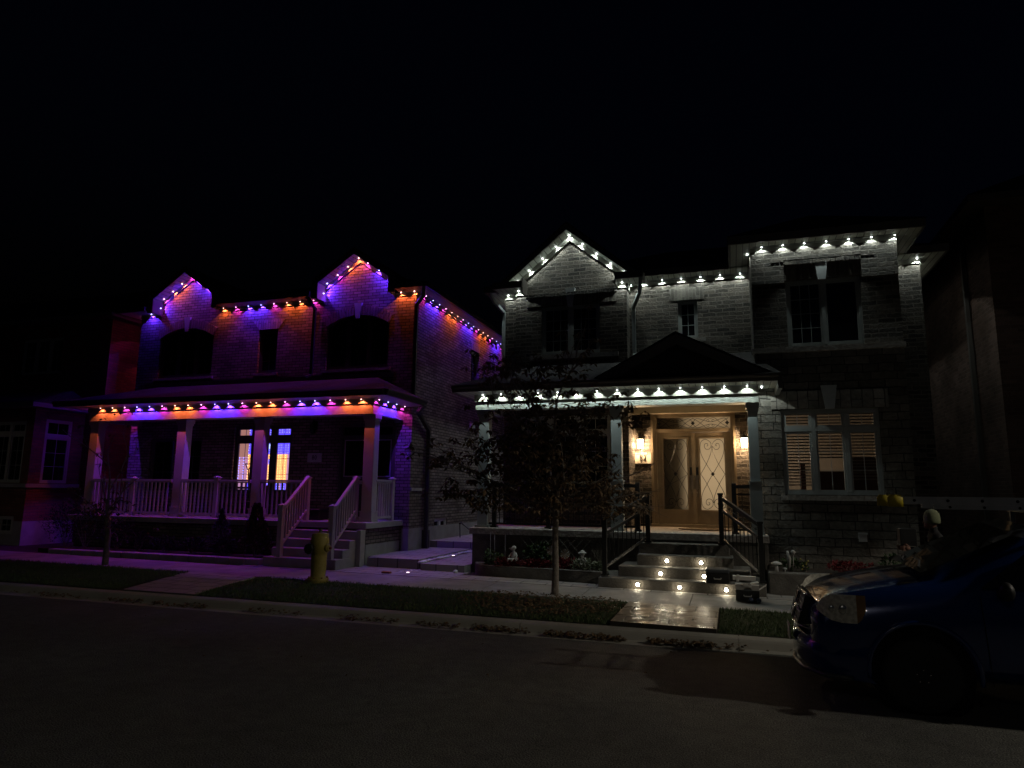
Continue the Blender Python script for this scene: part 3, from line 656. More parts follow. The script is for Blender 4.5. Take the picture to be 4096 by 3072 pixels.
rail(A, (-15.37, yb, 1.24), (-14.15, yb, 1.24), .95, .09)
rail(A, (-13.87, yb, 1.24), (-12.74, yb, 1.24), .95, .09, newels=[(-12.68, yb, 1.24, 2.3)])
rail(A, (-12.62, yb, 1.24), (-11.65, yb, 1.24), .95, .09)
rail(A, (-11.37, yb, 1.24), (-10.02, yb, 1.24), .95, .09, newels=[(-9.96, yb, 1.24, 2.31)])
rail(A, (-8.55, yb, 1.24), (-8.46, yb, 1.24), .95, .09, newels=[(-8.61, yb, 1.24, 2.31)])
rail(A, (-8.2, 14.66, 1.24), (-8.2, 15.45, 1.24), .98, .09, newels=[(-8.2, 15.5, 1.24, 2.31)], sp=.11)
# stairs of number 80
st = MB(); zt = [.30+.188*(i+1) for i in range(5)]
for i in range(4): st.cbox(-10.1+.02*i, -8.22, 13.1+.27*i, 14.11, .1 if i == 0 else zt[i-1]+.001, zt[i], .012)
st.box(-8.215, -8.1, 13.9, 14.11, .2, 1.08)
st.build('front_steps', M['parge'], A)
rail(A, (-9.745, 13.2, .595), (-9.93, 14.4, 1.36), .92, .12, newels=[(-9.74, 12.98+.22, .48, 1.66)], sp=.115)
rail(A, (-8.425, 13.2, .595), (-8.58, 14.4, 1.36), .92, .12, newels=[(-8.42, 12.98+.22, .48, 1.66)], sp=.115)
# downspouts
dp = MB(); dp.bar((-7.5, 15.5, 7.3), (-7.62, 15.75, 7.12), .09, .07); dp.bar((-7.62, 15.75, 7.12), (-7.9, 15.93, 6.95), .09, .07); dp.bar((-7.9, 15.93, 6.97), (-7.9, 15.93, 4.36), .09, .07, (0, 1, 0)); dp.build('downspout', M['pipe'], A)
dp = MB(); dp.bar((-7.56, 15.9, 4.2), (-7.8, 16.0, 4.02), .1, .08); dp.bar((-7.8, 16.0, 4.05), (-7.85, 16.85, 3.62), .09, .1); dp.bar((-7.86, 16.86, 3.68), (-7.86, 16.86, .95), .1, .09, (0, 1, 0)); dp.bar((-7.86, 16.86, .95), (-7.86, 16.86, .48), .16, .15, (0, 1, 0)); dp.build('downspout', M['pipe'], A)
dp = MB(); dp.bar((-11.1, 15.55, 7.3), (-11.08, 15.9, 7.05), .07, .08); dp.bar((-11.08, 15.93, 7.08), (-11.08, 15.93, 5.12), .08, .06, (0, 1, 0)); dp.bar((-11.08, 15.93, 5.14), (-11.12, 15.7, 5.04), .08, .06); dp.build('downspout', M['pipe'], A)

# ================================================================ HOUSE 82 (right, white lights)
B = thing('brick_house', (-.7, 16, .2), 'dark brick and stone two storey house number 82 lit by white eave lights', 'house')
CY, GY, BY, DYW = 16.5, 16.0, 14.9, 17.0
BX0, BX1 = -5.56, 4.15
wb = MB()
wall(wb, 'y', CY, -2.29, .55, 4.3, 7.2, [(-1.12, -.65, 5.7, 6.66)], .14)
wall(wb, 'y', GY, -5.12, -2.29, 4.2, 7.1, [(-4.44, -2.96, 5.37, 6.62)], .14)
wall(wb, 'y', GY, -5.12, -2.29, 1.2, 4.2, [(-4.98, -2.72, 2.16, 3.84)], .14)
wb.poly([(-5.12, GY, 7.1), (-2.29, GY, 7.1), (-2.29, GY, 7.2), (-3.7, GY, 8.38), (-5.12, GY, 7.2)])
wall(wb, 'X', -2.29, GY, DYW, 1.2, 7.1); wall(wb, 'x', -5.12, GY, CY, .3, 7.1)
wall(wb, 'y', CY, BX0, -5.12, .3, 7.15); wall(wb, 'x', BX0, CY, 28, .3, 7.15)
wall(wb, 'y', DYW, -2.29, .55, 1.2, 4.2, [(-1.84, .07, 1.22, 3.93)], .1)
wall(wb, 'y', BY, .55, 3.35, 5.03, 7.22, [(1.22, 2.66, 5.03, 6.47)], .14)
wall(wb, 'x', .55, BY, CY, 4.9, 7.22); wall(wb, 'X', 3.35, BY, CY, .3, 7.22)
wall(wb, 'y', CY, 3.35, BX1, .3, 7.22); wall(wb, 'X', BX1, CY, 28, .3, 7.22)
wb.build('wall', M['brickB'], B)
cb = MB(); cb.box(.552, 3.352, BY-.06, BY-.001, 6.9, 7.14); cb.box(.552, 1.2, BY-.06, BY-.001, 6.42, 6.9); cb.box(2.68, 3.352, BY-.06, BY-.001, 6.42, 6.9); cb.build('corbelled_course', M['brickB'], B)
# stone-faced lower bay
ws = MB(); wall(ws, 'y', BY, .55, 3.35, .2, 4.92, [(1.0, 2.82, 2.0, 3.73)], .14); wall(ws, 'x', .55, BY, DYW, .2, 4.92); ws.build('wall', M['stoneB'], B, label='rock-faced stone wall of the lower bay')
s = MB(); s.box(.5, 3.38, BY-.05, BY+.05, 4.92, 5.028); s.build('belt_course', M['rock'], B)
s = MB(); s.box(.93, 3.05, BY-.07, BY, 1.885, 1.985); s.build('window_sill', M['rock'], B)
s = MB(); s.box(-4.72, -2.5, GY-.07, GY, 5.25, 5.36); s.build('window_sill', M['rock'], B)
s = MB(); s.box(-1.3, -.48, CY-.06, CY, 5.6, 5.69); s.build('window_sill', M['rock'], B)
flatarch(B, 'y', GY, -4.82, -2.55, 6.625, 6.86, .02, 'soldierB', .02); flatarch(B, 'y', CY, -1.3, -.48, 6.665, 6.98, .0, 'soldierB', .012)
flatarch(B, 'y', BY, .98, 2.9, 6.475, 6.80, .0, 'soldierB', .015)
for (a, b_, z, y) in ((-4.85, -2.52, 6.862, GY), (.95, 2.93, 6.802, BY)):
    r = MB(); x = a
    while x < b_-.05: r.box(x+.005, min(x+.082, b_), y-.06, y, z, z+.075+R.uniform(-.006, .006)); x += .09
    r.build('dentil_course', M['brickB'], B)
flatarch(B, 'y', BY, .82, 3.0, 3.735, 4.10, .0, 'stoneSold', .03)
keystone(B, 'y', GY, -3.69, 6.56, 7.04, .12, .25, .09); keystone(B, 'y', BY, 1.93, 6.44, 7.0, .14, .30, .09); keystone(B, 'y', BY, 1.93, 3.72, 4.2, .17, .30, .08)
window(B, 'y', GY, -4.44, -2.96, 5.37, 6.62, 2, None, (3, 4), mullion=.07, fw=.06, label='two-light upper window below the gable')
window(B, 'y', CY, -1.12, -.65, 5.7, 6.66, 1, None, (2, 3), fw=.05, label='small narrow upper window')
window(B, 'y', BY, 1.22, 2.66, 5.03, 6.47, 2, None, (3, 4), mullion=.07, fw=.06, skip=(1,), label='two-light window of the upper bay')
window(B, 'y', GY, -4.98, -2.72, 2.16, 3.84, 3, 3.42, (2, 3), (2, 1), mullion=.1, label='dark three-light window behind the tree')
# lit bay window with striped roller blinds
wp, rects = window(B, 'y', BY, 1.0, 2.82, 2.0, 3.73, 3, 3.32, (2, 3), (2, 1), gm='clear', mullion=.085, fw=.06, label='large three-light window with striped blinds')
M['slat'] = noisy('blind_slat', (.16, .15, .135), (.20, .185, .17), 10, .8)
def zebra(x0, x1, z0, z1, name='striped_blind', lab=None):
    mb = MB(); z = z1
    while z-.052 > z0: mb.box(x0, x1, 15.1, 15.104, z-.028, z); z -= .062
    return mb.build(name, M['slat'], B, label=lab)
for (a, b_, c, d, ri) in rects:
    if ri == 1: zebra(a-.02, b_+.02, c-.02, d+.02)
lows = [r for r in rects if r[4] == 0]
zebra(lows[0][0]-.02, lows[0][1]+.02, 2.12, lows[0][3]+.02); zebra(lows[1][0]-.02, lows[1][1]+.02, 2.66, lows[1][3]+.02); zebra(lows[2][0]-.02, lows[2][1]+.02, 2.25, lows[2][3]+.02)
rm = MB()   # the room behind: floor, ceiling, back and side walls
rm.quad((.6, 18.4, 1.2), (3.3, 18.4, 1.2), (3.3, 18.4, 4.0), (.6, 18.4, 4.0)); rm.quad((.6, 15.05, 1.2), (.6, 18.4, 1.2), (.6, 18.4, 4.0), (.6, 15.05, 4.0)); rm.quad((3.3, 15.05, 1.2), (3.3, 18.4, 1.2), (3.3, 18.4, 4.0), (3.3, 15.05, 4.0))
rm.quad((.6, 15.05, 4.0), (3.3, 15.05, 4.0), (3.3, 18.4, 4.0), (.6, 18.4, 4.0)); rm.quad((.6, 15.05, 1.2), (3.3, 15.05, 1.2), (3.3, 18.4, 1.2), (.6, 18.4, 1.2))
rm.build('room', noisy('room_walls', (.50, .44, .36), (.55, .48, .39), 3, .9), B)
fu = MB(); fu.box(1.74, 3.28, 16.0, 16.4, 1.2, 2.5); fu.box(2.5, 3.28, 16.41, 16.8, 1.2, 2.8); fu.box(1.5, 1.6, 16.9, 17.2, 1.2, 2.7); fu.build('room_shade_blocks', noisy('dark_room_blocks', (.05, .025, .018), (.08, .04, .03), 3, .6), B)  # dark blocks added to keep the middle and right panes dim
addlight('room_lamp', 'POINT', (.95, 16.9, 2.75), (1, .80, .60), 12, B, .08)
vb = MB(); vb.box(2.3, 2.44, BY-.06, BY, 1.11, 1.27); vb.box(2.29, 2.45, BY-.075, BY-.02, 1.245, 1.28); vb.build('wall_vent', M['keystone'], B)

# front door of number 82
M['doorwood'] = noisy('bronze_painted_door', (.27, .21, .14), (.31, .245, .165), 6, .42)
def frosted(name, c):
    m, nt, out = newmat(name); L = nt.links
    t = N(nt, 'ShaderNodeBsdfTranslucent'); t.inputs[0].default_value = (*c, 1); d = N(nt, 'ShaderNodeBsdfPrincipled'); d.inputs['Base Color'].default_value = (.09, .085, .075, 1); d.inputs['Roughness'].default_value = .35
    n = N(nt, 'ShaderNodeTexNoise'); n.inputs['Scale'].default_value = 120; bp = N(nt, 'ShaderNodeBump'); bp.inputs['Distance'].default_value = .001; L.new(n.outputs['Fac'], bp.inputs['Height']); L.new(bp.outputs[0], d.inputs['Normal'])
    mx = N(nt, 'ShaderNodeMixShader'); mx.inputs[0].default_value = .25; L.new(t.outputs[0], mx.inputs[1]); L.new(d.outputs[0], mx.inputs[2]); L.new(mx.outputs[0], out.inputs[0]); return m
M['frost'] = frosted('frosted_door_glass', (.85, .76, .62))
df = MB(); y0, y1 = 16.93, 17.08
df.box(-1.84, -1.74, y0, y1, 1.22, 3.93); df.box(-.0, .07, y0, y1, 1.22, 3.93); df.box(-1.74, 0, y0, y1, 3.83, 3.93); df.box(-1.74, 0, y0, y1, 3.47, 3.55); df.box(-1.9, .12, 16.8, y0, 1.2, 1.27)
for (a, b_, c, d) in ((-1.88, -1.83, 1.27, 3.97), (.06, .11, 1.27, 3.97)): df.box(a, b_, 16.9, 16.95, c, d)
df.box(-1.88, .11, 16.9, 16.949, 3.925, 3.975)
df = df.build('door_frame', M['doorwood'], B)
def tubepts(mb, f, t0, t1, n, r): mb.tube([f(t0+(t1-t0)*i/n) for i in range(n+1)], r, 5)
def bez(pts, n=10):
    out = []; P_ = [Vector(p) for p in pts]; P_ = [P_[0]*2-P_[1]]+P_+[P_[-1]*2-P_[-2]]
    for i in range(1, len(P_)-2):
        for k in range(n):
            t = k/n; a, b_, c, d = P_[i-1], P_[i], P_[i+1], P_[i+2]
            out.append(.5*((2*b_)+(-a+c)*t+(2*a-5*b_+4*c-d)*t*t+(-a+3*b_-3*c+d)*t**3))
    out.append(P_[-2]); return out
def ironwork(mb, cx, hw, z0, z1, y, r=.0065):
    H = z1-z0
    def q(u, v): return (cx+u*hw*.97, y, z0+v*H)
    for sx in (-1, 1):
        for sv in (-1, 1):
            f = lambda u, v: q(sx*u, .5+sv*(v-.5))
            A1 = [(0, .5), (.5, .64), (.86, .76), (.98, .86), (.88, .955), (.52, .99), (.16, .955), (.03, .905), (.08, .865), (.28, .845), (.52, .852), (.66, .885), (.60, .93), (.40, .935), (.33, .905), (.42, .888)]
            A1 = A1[:7]+[(.06, .92), (.10, .875), (.25, .85), (.48, .85), (.62, .885), (.56, .925), (.38, .93), (.32, .905), (.42, .893)]
            mb.tube([Vector(p) for p in bez([f(*p) for p in A1], 6)], r, 5)
            mb.tube([Vector(p) for p in bez([f(*p) for p in [(.02, .90), (.10, .80), (.5, .64), (.98, .5)]], 8)], r, 5)
    mb.prism([q(-.17, .5), q(0, .5-.03), q(.17, .5), q(0, .5+.03)], (0, -.012, 0))
doors = []
for (a, b_) in ((-1.735, -.875), (-.868, -.005)):
    ga, gb, g0, g1 = a+.135, b_-.145, 1.60, 3.32
    l = MB(); yy0, yy1 = 16.98, 17.03
    l.box(a, ga, yy0, yy1, 1.275, 3.465); l.box(gb, b_, yy0, yy1, 1.275, 3.465); l.box(ga, gb, yy0, yy1, 1.275, g0); l.box(ga, gb, yy0, yy1, g1, 3.465)
    l = l.build('front_door', M['doorwood'], B)
    m_ = MB()
    for k, e in enumerate((.0, .022)):
        for (p, q, r_, s_) in ((ga-.03+e, gb+.03-e, g0-.03+e, g0-.012+e), (ga-.03+e, gb+.03-e, g1+.012-e, g1+.03-e), (ga-.03+e, ga-.012+e, g0-.012+e, g1+.012-e), (gb+.012-e, gb+.03-e, g0-.012+e, g1+.012-e)): m_.box(p, q, yy0-.02+k*.008, yy0-.001, r_, s_)
    m_.build('glazing_bead', M['doorwood'], l)
    gl = MB(); gl.quad((ga, 17.005, g0), (gb, 17.005, g0), (gb, 17.005, g1), (ga, 17.005, g1)); gl.build('door_glass', M['frost'], l)
    iw = MB(); ironwork(iw, (ga+gb)/2, (gb-ga)/2, g0+.01, g1-.01, 16.992); iw.build('scrollwork', M['blackmetal'], l)
    hx = b_-.055 if a < -1 else a+.055
    hd = MB(); hd.box(hx-.038, hx+.038, 16.962, 16.98, 2.44, 2.62); hd.build('lock_keypad', M['blackmetal'], l)
    hd = MB(); hd.prism([(hx-.042, 16.97, 2.42), (hx+.042, 16.97, 2.42), (hx+.03, 16.97, 2.36), (hx+.035, 16.97, 2.12), (hx, 16.97, 2.08), (hx-.035, 16.97, 2.12), (hx-.03, 16.97, 2.36)], (0, -.02, 0)); hd.bar((hx, 16.9, 2.36), (hx, 16.9, 2.16), .03, .02, (0, 1, 0)); hd.build('handle', noisy('bronze_handle', (.5, .42, .32), (.55, .46, .35), 4, .3, metal=1), l)
    hd = MB(); hd.lathe([(.014, 0), (.012, .014), (.004, .018)], (hx, 16.98, 2.01), 10, 'y'); hd.build('keyhole', M['chrome'], l)
sk = MB(); sk.box(-1.19, -1.03, 16.985, 16.992, 1.615, 1.66); sk.build('sticker', M['keystone'], B)
wt = MB(); wt.box(-.92, -.83, 16.955, 16.978, 1.3, 3.46); wt.build('astragal', M['doorwood'], B)
tg = MB(); tg.quad((-1.74, 17.005, 3.55), (0, 17.005, 3.55), (0, 17.005, 3.83), (-1.74, 17.005, 3.83)); tg.build('door_glass', M['frost'], df)
ti = MB(); zc, hh = 3.69, .125
for x0 in (-1.70, -.87):
    wd = .83
    for sv in (-1, 1):
        ti.tube(bez([(x0, 16.99, zc+sv*hh*.05), (x0+.12*wd, 16.99, zc+sv*hh*.9), (x0+.42*wd, 16.99, zc+sv*hh*.3), (x0+.6*wd, 16.99, zc+sv*hh*.3), (x0+.88*wd, 16.99, zc+sv*hh*.9), (x0+wd, 16.99, zc+sv*hh*.05)], 7), .0055, 5)
        ti.tube(bez([(x0, 16.99, zc-sv*hh*.95), (x0+.2*wd, 16.99, zc-sv*hh*.1), (x0+.38*wd, 16.99, zc+sv*hh*.95), (x0+.5*wd, 16.99, zc+sv*hh*.9), (x0+.62*wd, 16.99, zc+sv*hh*.95), (x0+.8*wd, 16.99, zc-sv*hh*.1), (x0+wd, 16.99, zc-sv*hh*.95)], 6), .0055, 5)
        for sx in (-1, 1): ti.tube([(x0+wd/2+sx*(.055+.035*cos(t)*(1-t/9)), 16.99, zc+sv*(.055+.035*sin(t)*(1-t/9))) for t in [k*.5 for k in range(12)]], .0055, 5)
for xq in (-1.68, -.87, -.07): ti.prism([(xq-.05, 16.99, zc), (xq, 16.99, zc-.05), (xq+.05, 16.99, zc), (xq, 16.99, zc+.05)], (0, -.012, 0))
ti.build('scrollwork', M['blackmetal'], df)
# lit hall behind the doors with an added dark block shading the left glass
hb = MB(); hb.quad((-1.86, 17.1, 1.2), (-1.86, 19.5, 1.2), (-1.86, 19.5, 4.0), (-1.86, 17.1, 4.0)); hb.quad((.12, 17.1, 1.2), (.12, 19.5, 1.2), (.12, 19.5, 4.0), (.12, 17.1, 4.0)); hb.quad((-1.86, 19.5, 1.2), (.12, 19.5, 1.2), (.12, 19.5, 4.0), (-1.86, 19.5, 4.0))
hb.quad((-1.86, 17.1, 4.0), (.12, 17.1, 4.0), (.12, 19.5, 4.0), (-1.86, 19.5, 4.0)); hb.build('hall', noisy('hall_walls', (.5, .44, .34), (.54, .48, .38), 3, .9), B)
sw_ = MB(); sw_.box(-1.84, -1.0, 17.25, 17.9, 1.2, 3.96); sw_.box(-1.85, -1.82, 17.1, 17.34, 1.2, 3.96); sw_.build('hall_shade_block', noisy('dark_hall_block', (.012, .011, .01), (.02, .018, .015), 3, .7), B)
hl = addlight('hall_lamp', 'AREA', (-.45, 18.2, 2.6), (1, .78, .52), 12.5, B, 1.2, direction=(0, -1, 0)); hl.data.shape = 'RECTANGLE'; hl.data.size = .9; hl.data.size_y = 2.2
# lanterns, number plate
lantern(B, -2.125, 16.84, 3.17, 62); lantern(B, .30, 16.84, 3.17, 62)
M['platestone'] = noisy('cream_plate_stone', (.52, .47, .38), (.58, .52, .43), 6, .7)
plate(B, -2.285, -1.88, 2.715, 2.975, DYW, '82', 'platestone', .19)
# porch of number 82
pc = MB(); pc.box(-5.5, .54, 14.62, 15.98, 4.10, 4.12); pc.box(-2.28, .54, 15.98, 16.98, 4.10, 4.12); pc.build('porch_ceiling', M['soffitB'], B)
pt = MB(); pt.box(-2.28, .53, 16.55, 16.7, 3.90, 4.09); pt.box(.36, .53, 15.0, 16.54, 3.9, 4.09); pt.build('ceiling_beam', M['trimtan'], B)
ps = MB(); ps.cbox(-5.63, .64, 14.33, 16.98, 1.06, 1.20, .015); ps.build('porch_slab', M['rock'], B)
pw = MB(); wall(pw, 'y', 14.4, -5.57, .54, .2, 1.06); wall(pw, 'x', -5.57, 14.4, 16.5, .2, 1.06); pw.box(.545, .62, 14.36, 14.9, .2, 1.18); pw.build('porch_base_wall', M['steps'], B)
M['grain'] = None
def woodgrain():
    m, nt, out = newmat('embossed_wood_grain_beam'); b = principled(nt, out, (.55, .57, .50), .6); L = nt.links
    g = N(nt, 'ShaderNodeNewGeometry'); mp = N(nt, 'ShaderNodeMapping'); mp.inputs['Scale'].default_value = (1.3, 1, 16); L.new(g.outputs['Position'], mp.inputs[0])
    n = N(nt, 'ShaderNodeTexNoise'); n.inputs['Scale'].default_value = 1.2; n.inputs['Detail'].default_value = 2; L.new(mp.outputs[0], n.inputs['Vector'])
    mu = N(nt, 'ShaderNodeMath', operation='MULTIPLY'); mu.inputs[1].default_value = 70; L.new(n.outputs['Fac'], mu.inputs[0]); si = N(nt, 'ShaderNodeMath', operation='SINE'); L.new(mu.outputs[0], si.inputs[0])
    bp = N(nt, 'ShaderNodeBump'); bp.inputs['Distance'].default_value = .003; L.new(si.outputs[0], bp.inputs['Height']); L.new(bp.outputs[0], b.inputs['Normal'])
    mr = N(nt, 'ShaderNodeMapRange'); mr.inputs['From Min'].default_value = -1; mr.inputs['To Min'].default_value = .75; mr.inputs['To Max'].default_value = 1.05; L.new(si.outputs[0], mr.inputs['Value'])
    mx = N(nt, 'ShaderNodeMix', data_type='RGBA', blend_type='MULTIPLY'); mx.inputs[0].default_value = 1; mx.inputs[6].default_value = (.38, .41, .36, 1); L.new(mr.outputs[0], mx.inputs[7]); L.new(mx.outputs[2], b.inputs['Base Color']); return m
M['grain'] = woodgrain()
bm = MB(); bm.box(-5.54, .56, 14.36, 14.7, 3.83, 4.005); bm.box(-5.54, -5.35, 14.7, 15.99, 3.832, 4.0); bm.build('porch_beam', M['grain'], B)
fz = MB(); fz.box(-5.56, .57, 14.325, 14.62, 4.007, 4.17); fz.box(-5.57, -5.35, 14.62, 15.99, 4.008, 4.17); fz.build('frieze_board', M['friezeB'], B)
ps = MB(); ps.box(-5.85, .92, 13.85, 14.89, 4.172, 4.19); ps.box(-5.85, .54, 14.89, 15.99, 4.172, 4.19); ps.build('soffit', M['soffitB'], B)
# stone end return of the eave at the right
gt = MB(); gutterprof(gt, [(-5.85, 15.98), (-5.85, 13.85), (.92, 13.85)], 4.31, .14, .10); gt.box(.9, .98, 13.78, 14.86, 4.02, 4.32); gt.build('gutter', M['gutterB'], B)
pr = MB(); e = 4.32
pr.quad((-5.95, 13.78, e), (.98, 13.78, e), (.53, 15.99, 5.1), (-4.6, 15.99, 5.1)); pr.poly([(-5.95, 15.99, e), (-5.95, 13.78, e), (-4.6, 15.99, 5.1)]); pr.quad((-2.29, 15.99, 5.1), (.53, 15.99, 5.1), (.53, 16.5, 5.29), (-2.29, 16.5, 5.29)); pr.poly([(.98, 13.78, e), (.98, 14.88, e), (.53, 15.99, 5.1)])
pr.build('porch_roof', M['shingle'], B)
# pediment over the entry
pd = MB(); ap_ = (-1.0, 13.9, 5.30)
pd.prism([(-2.68, 13.9, 4.36), (-1.0, 13.9, 5.24), (.80, 13.9, 4.33), (.38, 13.9, 4.33), (-1.0, 13.9, 5.03), (-2.20, 13.9, 4.38)], (0, .1, 0)); pd.build('pediment_fascia', M['fasciaB'], B)
pd = MB(); pd.poly([(-2.4, 14.12, 4.34), (.58, 14.12, 4.34), (-1.0, 14.12, 5.2)]); pd.build('pediment_panel', M['fascia'], B)
pd = MB(); pd.quad((-2.70, 13.86, 4.37), (-1.0, 13.86, 5.28), (-1.0, 16.45, 5.28), (-2.70, 13.95, 4.37)); pd.quad((.84, 13.86, 4.35), (.84, 13.95, 4.35), (-1.0, 16.45, 5.28), (-1.0, 13.86, 5.28))
pd.build('pediment_roof', M['shingle'], B)
column(B, .34, .535, 14.46, 14.66, 1.2, 3.83, 'colB', 2.23, .03); column(B, -2.45, -2.23, 14.46, 14.66, 1.2, 3.83, 'colB', 2.23, .03); column(B, -5.49, -5.25, 14.46, 14.68, 1.2, 3.83, 'colB', None, .04)
# steps of number 82
st = MB()
tread = [(-2.5, .5, 13.1, .41), (-2.17, .26, 13.43, .60), (-1.85, -.04, 13.76, .80), (-1.85, -.1, 14.06, 1.01)]
zb = .12
for i, (a, b_, y, z) in enumerate(tread): st.cbox(a, b_, y, 14.39, zb, z, .014); zb = z+.001
st.build('front_steps', M['steps'], B)
ck = MB()
ck.prism([(-2.5, 13.3, .1), (-2.19, 13.3, .1), (-1.87, 14.39, .1), (-2.3, 14.39, .1), ], (0, 0, .22))
ck.build('step_cheek', M['steps'], B)
# black stair railings with scroll panels
def ironrail(b0, t0, name='stair_railing', sgn=1):
    b0 = Vector(b0); t0 = Vector(t0); mb = MB(); up = Vector((0, 0, 1))
    for c, z1 in ((b0, 1.5), (t0, 2.0)):
        mb.cbox(c.x-.045, c.x+.045, c.y-.045, c.y+.045, c.z, z1, .006); mb.box(c.x-.07, c.x+.07, c.y-.07, c.y+.07, c.z, c.z+.03); mb.box(c.x-.055, c.x+.055, c.y-.055, c.y+.055, z1-.03, z1+.01)
    a = Vector((b0.x, b0.y, 1.44)); b_ = Vector((t0.x, t0.y, 1.93))
    mb.bar(a, b_, .06, .07); mb.bar(a-up*.24, b_-up*.24, .04, .05); mb.bar(a-up*.86, b_-up*.80, .035, .045)
    o = mb.build(name, M['blackmetal'], B)
    n = 10
    for i in range(1, n):
        c = a.lerp(b_, i/n); w = MB(); w.bar(c-up*.86, c-up*.25, .018, .018, (0, 1, 0))
        if i % 3 == 1: w.box(c.x-.02, c.x+.02, c.y-.02, c.y+.02, c.z-.58, c.z-.55)
        w.build('baluster', M['blackmetal'], o)
    sc = MB(); t = (b_-a)
    for i in range(6):
        c = a.lerp(b_, (i+.5)/6)-up*.12; d = t.normalized()*.045
        pts = []
        for k in range(22):
            th = k/21*4*pi; rr = .055*(1-k/30); sgn2 = 1 if k < 11 else -1
            pts.append(c+t.normalized()*(rr*cos(th)*.9+(k-10)*.004)+up*(rr*sin(th)*.9))
        sc.tube(pts, .006, 5)
    sc.tube([a-up*.12, b_-up*.12], .004, 4); sc.build('scroll_panel', M['blackmetal'], o)
    return o
ironrail((-2.39, 13.24, .43), (-1.66, 14.1, 1.02)); ironrail((.44, 13.24, .43), (-.24, 14.1, 1.02))
def porchrail(x0, x1, posts, y=14.52):
    mb = MB(); mb.bar((x0, y, 2.14), (x1, y, 2.14), .06, .07); mb.bar((x0, y, 1.99), (x1, y, 1.99), .03, .03); mb.bar((x0, y, 1.29), (x1, y, 1.29), .03, .04)
    for p in posts: mb.cbox(p-.045, p+.045, y-.045, y+.045, 1.2, 2.21, .006); mb.box(p-.07, p+.07, y-.07, y+.07, 1.2, 1.24)
    o = mb.build('porch_railing', M['blackmetal'], B); n = max(2, int((x1-x0)/.12)); me = None
    for i in range(1, n):
        x = x0+(x1-x0)*i/n; w = MB(); w.bar((x, y, 1.3), (x, y, 1.99), .016, .016, (0, 1, 0)); w.build('baluster', M['blackmetal'], o)
porchrail(.02, .32, [.02]); porchrail(-2.2, -1.91, [-1.91]); porchrail(-5.22, -2.44, [-5.1, -3.85])
# roofs, soffit boxes of number 82
so = MB(); so.box(-2.3, .54, 16.0, 16.5, 7.2, 7.23); so.box(.15, 3.75, 14.5, 14.9, 7.24, 7.27); so.box(.15, .55, 14.9, 16.0, 7.24, 7.27); so.box(3.35, 3.75, 14.9, 16.06, 7.24, 7.27)
so.box(3.35, 4.55, 16.06, 16.5, 7.21, 7.238); so.box(4.15, 4.55, 16.5, 28, 7.21, 7.238); so.box(-5.96, -5.12, 16.06, 16.5, 7.12, 7.15); so.box(-5.96, -5.56, 16.5, 28, 7.12, 7.15)
so.box(-5.58, -4.83, 15.6, 16.0, 7.06, 7.09); so.box(-2.5, -1.88, 15.6, 16.0, 7.06, 7.09); so.box(-2.29, -1.88, 16.0, 16.1, 7.06, 7.09)
# raking soffits of the gable
gx, ax = -3.70, 1.66
for sg in (-1, 1): rs_ = MB(); rs_.quad((gx+sg*ax*.92, 15.62, 7.20), (gx+sg*ax*.92, 16, 7.20), (gx, 16, 8.44), (gx, 15.62, 8.44)); rs_.build('soffit', M['soffitB'], B)
so.build('soffit', M['soffitB'], B)
for sg in (-1, 1):
    fz = MB(); fz.prism([(gx, 16, 8.43), (gx+sg*1.5, 16, 7.22), (gx+sg*1.5, 16, 7.08), (gx, 16, 8.29)], (0, -.035, 0)); fz.build('frieze_board', M['friezeB'], B)
for bx_ in ((-5.12, -4.83, 15.965, 16, 6.95, 7.06), (-2.55, -2.29, 15.965, 16, 6.95, 7.06), (-2.29, .55, 16.465, 16.5, 7.1, 7.2), (.55, 3.36, 14.865, 14.9, 7.14, 7.24), (3.35, 4.16, 16.465, 16.5, 7.11, 7.21), (-5.56, -5.12, 16.465, 16.5, 7.02, 7.12), (-2.29, -2.255, 16.0, 16.465, 6.95, 7.06)): fz = MB(); fz.box(*bx_); fz.build('frieze_board', M['friezeB'], B)

fa = MB()
for sg in (-1, 1): fa.prism([(gx, 15.58, 8.62), (gx+sg*1.66, 15.58, 7.22), (gx+sg*1.5, 15.58, 7.22), (gx, 15.58, 8.45)], (0, .04, 0))
fa.box(-5.6, -4.83, 15.56, 15.61, 7.05, 7.22); fa.box(-4.86, -4.82, 15.61, 16, 6.92, 7.3); fa.box(-5.62, -5.58, 15.56, 16.0, 7.05, 7.22)
fa.box(-2.5, -1.84, 15.56, 15.61, 7.05, 7.22); fa.box(-1.88, -1.84, 15.61, 16.1, 7.05, 7.22); fa.box(-2.52, -2.49, 15.61, 16, 6.95, 7.22)
fa.box(.1, 3.8, 14.45, 14.5, 7.23, 7.40); fa.box(.1, .15, 14.5, 16.0, 7.23, 7.40); fa.box(3.75, 3.8, 14.5, 16.05, 7.23, 7.40)
fa.box(3.8, 4.6, 16.0, 16.06, 7.20, 7.36); fa.box(4.55, 4.6, 16.06, 28, 7.20, 7.36); fa.box(-1.84, .1, 15.96, 16.0, 7.19, 7.34)
fa.box(-6.0, -5.62, 16.0, 16.06, 7.11, 7.26); fa.box(-6.01, -5.96, 16.0, 28, 7.11, 7.26)
fa.build('gutter', M['gutterB'], B)
rf = MB()
rf.quad((gx-1.72, 15.57, 7.2), (gx, 15.57, 8.65), (gx, 20.5, 8.65), (gx-1.72, 16.0, 7.2)); rf.quad((gx+1.72, 15.57, 7.2), (gx+1.72, 16.2, 7.2), (gx, 20.5, 8.65), (gx, 15.57, 8.65))
x0, x1, y0, y1, z0 = -6.0, 4.6, 16.0, 28.5, 7.27
